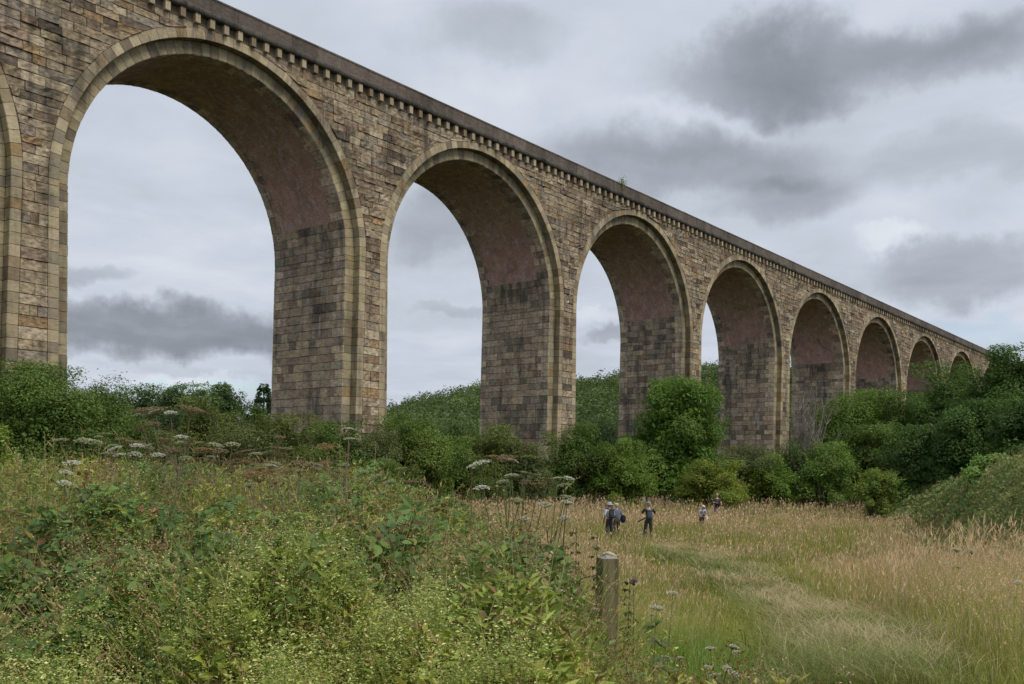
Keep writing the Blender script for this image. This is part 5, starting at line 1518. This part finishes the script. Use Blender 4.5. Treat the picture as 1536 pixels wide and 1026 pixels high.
class Figure:
    """a person built on joints (x right, y forward, z up, metres, for 1.75 m)"""
    def __init__(self, label, px, py_feet, d, face_deg, height, J, group=None):
        p = at(px, HC + 60, d); g = float(ground_z(p.x, p.y))
        self.root = tag(empty('person', (p.x, p.y, g), math.radians(face_deg)), label, 'person', group)
        s = height / 1.75; self.root.scale = (s, s, s); self.s = s
        B = dict(pelvis=(0, 0, .95), waist=(0, 0, 1.09), chest=(0, .0, 1.28), neck0=(0, 0, 1.45), neck1=(0, .015, 1.53), jaw=(0, .035, 1.59), head=(0, .02, 1.66), crown=(0, .01, 1.735))
        for sd, n in ((1, 'r'), (-1, 'l')):
            B['hip' + n] = (sd * .09, 0, .90); B['knee' + n] = (sd * .10, .02, .50); B['ank' + n] = (sd * .11, -.02, .09); B['toe' + n] = (sd * .125, .15, .035)
            B['sh' + n] = (sd * .185, 0, 1.415); B['el' + n] = (sd * .235, -.03, 1.13); B['wr' + n] = (sd * .235, .06, .89)
        B.update(J); self.J = {k: np.array(v, float) for k, v in B.items()}

    def body(self, tone=SKIN):
        J = self.J; V, Ed, R = [], [], []
        ix = {}
        def add(k, p, r, par=None):
            ix[k] = len(V); V.append(p); R.append(r)
            if par is not None: Ed.append((ix[par], ix[k]))
        add('pelvis', J['pelvis'], (.125, .10)); add('waist', J['waist'], (.12, .095), 'pelvis'); add('chest', J['chest'], (.145, .105), 'waist')
        add('neck0', J['neck0'], .07, 'chest'); add('neck1', J['neck1'], .052, 'neck0'); add('jaw', J['jaw'], (.062, .07), 'neck1'); add('head', J['head'], (.078, .092), 'jaw'); add('crown', J['crown'], (.055, .065), 'head')
        fw = unit((J['jaw'] - J['neck1'])[None] * np.array([1, 1, 0.0]) + np.array([[0, .02, 0]]))[0]
        add('nose', J['head'] + fw * .105 + np.array([0, 0, -.025]), .012, 'head')
        for n in 'rl':
            sd = 1 if n == 'r' else -1
            add('hip' + n, J['hip' + n], .088, 'pelvis'); add('knee' + n, J['knee' + n], .056, 'hip' + n); add('ank' + n, J['ank' + n], .04, 'knee' + n); add('toe' + n, J['toe' + n], .034, 'ank' + n)
            add('sh' + n, J['sh' + n], .06, 'chest'); add('el' + n, J['el' + n], .043, 'sh' + n); add('wr' + n, J['wr' + n], .028, 'el' + n)
            dr = unit((J['wr' + n] - J['el' + n])[None])[0]; up = np.array([0, 0, 1.]) if abs(dr[2]) < .8 else np.array([0, 1., 0])
            a = unit(np.cross(dr, up)[None])[0]; b = np.cross(a, dr)
            add('palm' + n, J['wr' + n] + dr * .055, (.036, .02), 'wr' + n)
            for q, (o, l) in enumerate(((-.030, .070), (-.011, .082), (.010, .078), (.030, .060))):
                p1 = J['wr' + n] + dr * .095 + a * o; p2 = p1 + dr * l * .5 - b * .012; p3 = p2 + dr * l * .35 - b * .032
                add(f'f{n}{q}a', p1, .0095, 'palm' + n); add(f'f{n}{q}b', p2, .0085, f'f{n}{q}a'); add(f'f{n}{q}c', p3, .0075, f'f{n}{q}b')
            t1 = J['wr' + n] + dr * .03 - a * sd * .045; t2 = t1 + dr * .045 - a * sd * .012 - b * .01
            add(f't{n}a', t1, .011, 'palm' + n); add(f't{n}b', t2, .009, f't{n}a')
        o = skin_mesh('body', V, Ed, R, 'skin', tone, self.root)
        # eyes, ears and mouth
        h = J['head']; sx = unit(np.cross(fw, [[0, 0, 1.]]))[0]
        for sd in (1, -1):
            mb = MB(); mb.ball(h + fw * .083 + sx * sd * .032 + np.array([0, 0, .008]), .011, (.04, .03, .025), 7, 5); mb.build('eye', M['rubber'], self.root)
            mb = MB(); mb.ball(h + sx * sd * .086 - fw * .005 + np.array([0, 0, -.015]), (.014, .022, .032), tone, 7, 5); mb.build('ear', M['skin'], self.root)
        mb = MB(); mb.ball(h + fw * .085 + np.array([0, 0, -.065]), (.024, .012, .007), (.32, .13, .11), 8, 5); mb.build('mouth', M['skin'], self.root)
        return o

    def garment(self, name, chain, colr, kind='cloth'):
        """chain: list of (joint or point, radius, parent index or None)"""
        V, Ed, R = [], [], []
        for i, (k, r, par) in enumerate(chain):
            V.append(self.J[k] if isinstance(k, str) else np.array(k, float)); R.append(r)
            if par is not None: Ed.append((par, i))
        return skin_mesh(name, V, Ed, R, kind, colr, self.root)

    def mixp(self, a, b, t): return self.J[a] * (1 - t) + self.J[b] * t

    def shirt(self, colr, sleeve=.8, name='shirt', loose=0.0):
        c = [('pelvis', (.145 + loose, .118 + loose), None), ('waist', (.138 + loose, .112 + loose), 0), ('chest', (.165 + loose, .126 + loose), 1), ('neck0', .075, 2)]
        for n in 'rl':
            b = len(c)
            c += [('sh' + n, .075 + loose * .5, 2), (self.mixp('sh' + n, 'el' + n, min(sleeve, 1)), .060 + loose * .4, b)]
            if sleeve > 1: c += [(self.mixp('el' + n, 'wr' + n, sleeve - 1), .044, b + 1)]
        return self.garment(name, c, colr)

    def trousers(self, colr):
        c = [('waist', (.128, .104), None), ('pelvis', (.142, .118), 0)]
        for n in 'rl':
            b = len(c)
            c += [('hip' + n, .104, 1), ('knee' + n, .073, b), (self.J['ank' + n] + np.array([0, 0, .01]), .062, b + 1)]
        return self.garment('trousers', c, colr)

    def shoes(self, colr):
        for n in 'rl':
            a, t = self.J['ank' + n], self.J['toe' + n]
            self.garment('shoe', [(a + np.array([0, -.03, -.035]), .05, None), (a * .5 + t * .5 + np.array([0, 0, -.015]), .05, 0), (t, .042, 1)], colr)

    def hair(self, colr, bald=False):
        h = self.J['head']; mb = MB()
        mb.ball(h + np.array([0, -.018, .028]), (.088, .098, .078), colr, 14, 9)
        if not bald: mb.ball(h + np.array([0, -.045, -.02]), (.084, .062, .075), colr, 12, 8)
        mb.build('hair', M['cloth'], self.root)

    def hat(self, colr, brim=.175):
        h = self.J['head'] + np.array([0, -.005, .045]); mb = MB(); n = 20
        prof = [(.0, .085), (.06, .082), (.092, .055), (.098, .0), (.10, -.002), (brim, -.032), (brim, -.038), (.098, -.012)]
        th = np.linspace(0, 2 * PI, n, endpoint=False); v = []
        for r, z in prof:
            for t in th: v.append(h + np.array([r * math.cos(t), r * 1.08 * math.sin(t), z + .012 * math.cos(2 * t) * (r > .11)]))
        f = [(i * n + k, i * n + (k + 1) % n, (i + 1) * n + (k + 1) % n, (i + 1) * n + k) for i in range(len(prof) - 1) for k in range(n)]
        mb.add(v, f, colr); mb.build('hat', M['cloth'], self.root, smooth=True)

    def cap(self, colr):
        h = self.J['head']; mb = MB(); mb.ball(h + np.array([0, -.006, .040]), (.092, .102, .068), colr, 14, 9)
        mb.ball(h + np.array([0, .10, .045]), (.07, .07, .010), colr, 12, 5); mb.build('cap', M['cloth'], self.root)

    def world(self, p):
        a = self.root.rotation_euler.z; c, s = math.cos(a), math.sin(a); p = np.array(p, float) * self.s
        return (self.root.location.x + c * p[0] - s * p[1], self.root.location.y + s * p[0] + c * p[1], self.root.location.z + p[2])


def soft_box(mb, c, size, colr, n=10, p=3.2):
    """rounded box"""
    ph = np.linspace(0.02, PI - .02, 11); th = np.linspace(0, 2 * PI, 20, endpoint=False)
    P_, T_ = np.meshgrid(ph, th, indexing='ij')
    u = np.stack([np.sin(P_) * np.cos(T_), np.sin(P_) * np.sin(T_), np.cos(P_)], -1)
    k = (np.abs(u) ** p).sum(-1) ** (-1 / p)
    v = (u * k[..., None] * np.array(size) / 2).reshape(-1, 3) + np.array(c)
    i, j = np.meshgrid(np.arange(10), np.arange(20), indexing='ij'); j2 = (j + 1) % 20
    mb.add(v, np.stack([i * 20 + j, (i + 1) * 20 + j, (i + 1) * 20 + j2, i * 20 + j2], -1).reshape(-1, 4), colr)


def carried(name, label, cat, fig, p):
    r = empty(name, fig.world(p), fig.root.rotation_euler.z); tag(r, label, cat); r.scale = fig.root.scale
    return r


def backpack(fig, label, colr, p=(0, -.19, 1.22), size=(.30, .19, .46)):
    r = carried('backpack', label, 'backpack', fig, p)
    mb = MB(); soft_box(mb, (0, 0, 0), size, colr); mb.build('bag', M['cloth'], r)
    mb = MB(); soft_box(mb, (0, -size[1] * .5, -size[2] * .16), (size[0] * .72, .07, size[2] * .42), np.array(colr) * .8); mb.build('pocket', M['cloth'], r)
    mb = MB(); soft_box(mb, (0, -.01, size[2] * .46), (size[0] * .9, size[1] * .95, .09), np.array(colr) * 1.25); mb.build('lid', M['cloth'], r)
    for sd in (1, -1):
        mb = MB(); y = -p[1]
        mb.tube([(sd * .10, .06, .20), (sd * .11, y, .27), (sd * .115, y + .14, .16), (sd * .12, y + .13, -.02), (sd * .13, .05, -.18)], .018, np.array(colr) * .7, 6); mb.build('strap', M['cloth'], r)
    return r


def photo_camera(fig, label, p, rot=0, long=.12):
    r = carried('camera', label, 'camera', fig, p); r.rotation_euler.z += rot
    mb = MB(); soft_box(mb, (0, 0, 0), (.14, .07, .10), (.02, .02, .022)); soft_box(mb, (0, .0, .055), (.06, .06, .04), (.02, .02, .022)); mb.build('camera_body', M['rubber'], r)
    mb = MB(); mb.tube([(0, .02, 0), (0, .05, 0), (0, .05 + long, 0)], [.034, .036, .040], (.022, .022, .024), 12); mb.build('lens', M['rubber'], r)
    return r


def people():
    away = lambda px, d, extra=0: extra           # heading 0 looks straight away from the photographer
    # 1: sun hat, pale blue shirt, dark waistcoat, seen from behind
    f = Figure('person in a grey brimmed sun hat and pale blue shirt seen from behind', 914, 815, 45, 24, 1.76,
               dict(ell=(-.25, -.02, 1.14), wrl=(-.20, .14, .93), elr=(.24, -.01, 1.14), wrr=(.15, .2, .97), kneel=(-.09, .03, .5), ankl=(-.11, -.03, .09), kneer=(.10, .0, .5), ankr=(.14, -.08, .09), toer=(.16, .09, .035)))
    f.body(); f.shirt((.52, .57, .68), 1.0); f.trousers((.030, .032, .045)); f.shoes((.06, .05, .045)); f.hair((.30, .28, .26)); f.hat((.36, .37, .38))
    f.garment('waistcoat', [('waist', (.145, .118), None), ('chest', (.158, .128), 0), ((0, 0, 1.40), (.12, .10), 1)], (.045, .055, .07))
    backpack(f, 'dark backpack with yellow straps on the back of the person in the sun hat', (.060, .062, .06), (.0, -.20, 1.24), (.27, .16, .44))
    # 2: white cap, half hidden behind the first
    f = Figure('person in a white cap half hidden behind the one in the sun hat', 925, 815, 46.8, 20, 1.68, dict(elr=(.26, -.06, 1.14), wrr=(.24, .08, .95)))
    f.body(); f.shirt((.13, .155, .20), 1.85, 'jacket', .012); f.trousers((.07, .06, .06)); f.shoes((.05, .05, .05)); f.hair((.45, .40, .33)); f.cap((.72, .66, .55))
    r = carried('shoulder_bag', 'round dark navy bag hanging at the right side of the person in the white cap', 'bag', f, (.30, -.10, 1.0))
    mb = MB(); soft_box(mb, (0, 0, 0), (.26, .20, .40), (.018, .022, .045), p=2.6); mb.build('bag', M['cloth'], r)
    mb = MB(); mb.tube([(-.02, .03, .18), (-.10, .06, .40), (-.22, .10, .52)], .014, (.02, .02, .03), 6); mb.build('strap', M['cloth'], r)
    # 3: grey cap, photographing away from us, tripod under the arm
    f = Figure('person in a grey cap seen from behind, raising a camera to the face', 973, 814, 45.5, -6, 1.80,
               dict(pelvis=(.02, 0, .95), waist=(.02, 0, 1.09), chest=(.0, .01, 1.28), elr=(.30, .10, 1.22), wrr=(.12, .22, 1.52), ell=(-.32, .04, 1.22), wrl=(-.10, .24, 1.50),
                    kneel=(-.15, .04, .5), ankl=(-.24, -.04, .09), toel=(-.28, .12, .035), kneer=(.11, .03, .5), ankr=(.13, .0, .09)))
    f.body(); f.shirt((.028, .027, .027), .85); f.trousers((.060, .050, .050)); f.shoes((.04, .035, .03)); f.hair((.25, .24, .23)); f.cap((.30, .30, .31))
    f.garment('waistcoat', [('pelvis', (.152, .126), None), ('chest', (.160, .130), 0), ((0, 0, 1.40), (.125, .10), 1)], (.095, .088, .078))
    backpack(f, 'blue grey backpack on the person with the raised camera', (.085, .105, .14), (.03, -.19, 1.18), (.25, .15, .42))
    photo_camera(f, 'black camera raised to the face of the person in the grey cap', (.0, .19, 1.63), 0, .10)
    r = carried('tripod', 'folded black tripod slanting down at the left hip of the person in the grey cap', 'tripod', f, (-.18, .0, 1.0))
    for k, (dx, dy) in enumerate(((0, 0), (.018, .02), (-.012, .028))):
        mb = MB(); mb.tube([(.12 + dx, dy, .10), (-.10 + dx, dy, -.03), (-.30 + dx, dy, -.14)], [.018, .024, .02], (.02, .02, .02), 7); mb.build('leg', M['rubber'], r)
    mb = MB(); mb.ball((.13, .01, .11), .035, (.025, .025, .025), 8, 6); mb.build('head', M['rubber'], r)
    # 4: white hair, pale blue shirt, bending over a camera, facing us
    f = Figure('white haired person in a pale blue shirt with head bowed over a camera', 1053, 806, 54, 196, 1.56,
               dict(chest=(0, .05, 1.27), neck0=(0, .09, 1.43), neck1=(0, .13, 1.49), jaw=(0, .19, 1.51), head=(0, .18, 1.585), crown=(0, .15, 1.66), shr=(.185, .07, 1.39), shl=(-.185, .07, 1.39),
                    elr=(.27, .06, 1.10), wrr=(.12, .25, 1.08), ell=(-.26, .05, 1.10), wrl=(-.10, .25, 1.02)))
    f.body(); f.shirt((.42, .46, .60), .8); f.trousers((.055, .045, .042)); f.shoes((.05, .04, .04)); f.hair((.78, .74, .66))
    photo_camera(f, 'black camera held low in the hands of the white haired person', (.06, .34, 1.06), -.5, .12)
    r = carried('camera_strap', 'black strap round the neck of the white haired person', 'strap', f, (0, .12, 1.2))
    mb = MB(); mb.tube([(-.07, -.05, .24), (-.08, .08, .1), (0, .17, -.1), (.06, .20, -.14), (.09, .1, .1), (.07, -.05, .24)], .014, (.015, .015, .025), 6); mb.build('band', M['cloth'], r)
    r = carried('carrier_bag', 'white bag hanging at the hip of the white haired person', 'bag', f, (-.26, .05, .84))
    mb = MB(); soft_box(mb, (0, 0, 0), (.13, .22, .32), (.72, .72, .70), p=2.8); mb.build('bag', M['cloth'], r)
    mb = MB(); mb.tube([(0, -.06, .13), (.02, 0, .24), (0, .06, .13)], .008, (.7, .7, .68), 5); mb.build('handle', M['cloth'], r)
    r = carried('holdall', 'dark bag hanging in front of the white haired person', 'bag', f, (.20, .22, .80))
    mb = MB(); soft_box(mb, (0, 0, 0), (.20, .16, .22), (.02, .02, .028)); mb.build('bag', M['cloth'], r)
    mb = MB(); mb.tube([(-.06, 0, .1), (-.08, -.03, .3), (-.05, -.06, .46)], .008, (.02, .02, .02), 5); mb.build('strap', M['cloth'], r)
    # 5: farthest, patterned dark top, jeans, facing us
    f = Figure('farthest person, in a dark top and jeans, facing this way', 1075, 789, 64, 186, 1.74,
               dict(elr=(.26, -.02, 1.14), wrr=(.12, .22, 1.16), ell=(-.25, -.02, 1.14), wrl=(-.22, .20, 1.13)))
    f.body(); f.shirt((.085, .075, .078), .75); f.trousers((.115, .14, .165)); f.shoes((.07, .06, .05)); f.hair((.46, .36, .28), True)
    f.garment('gilet', [('waist', (.146, .120), None), ('chest', (.160, .130), 0), ((0, 0, 1.40), (.12, .10), 1)], (.10, .075, .07))
    photo_camera(f, 'small camera held at chest height by the farthest person', (0, .28, 1.18), 0, .07)
    r = carried('waist_bag', 'black bag worn at the waist of the farthest person', 'bag', f, (.02, .17, .98))
    mb = MB(); soft_box(mb, (0, 0, 0), (.27, .15, .22), (.018, .018, .022)); mb.build('bag', M['cloth'], r)
    mb = MB(); mb.tube([(.12, -.02, .08), (.16, -.17, .12), (0, -.31, .13), (-.16, -.17, .12), (-.12, -.02, .08)], .014, (.02, .02, .02), 5); mb.build('belt', M['cloth'], r)


posts(); sapling(); people()
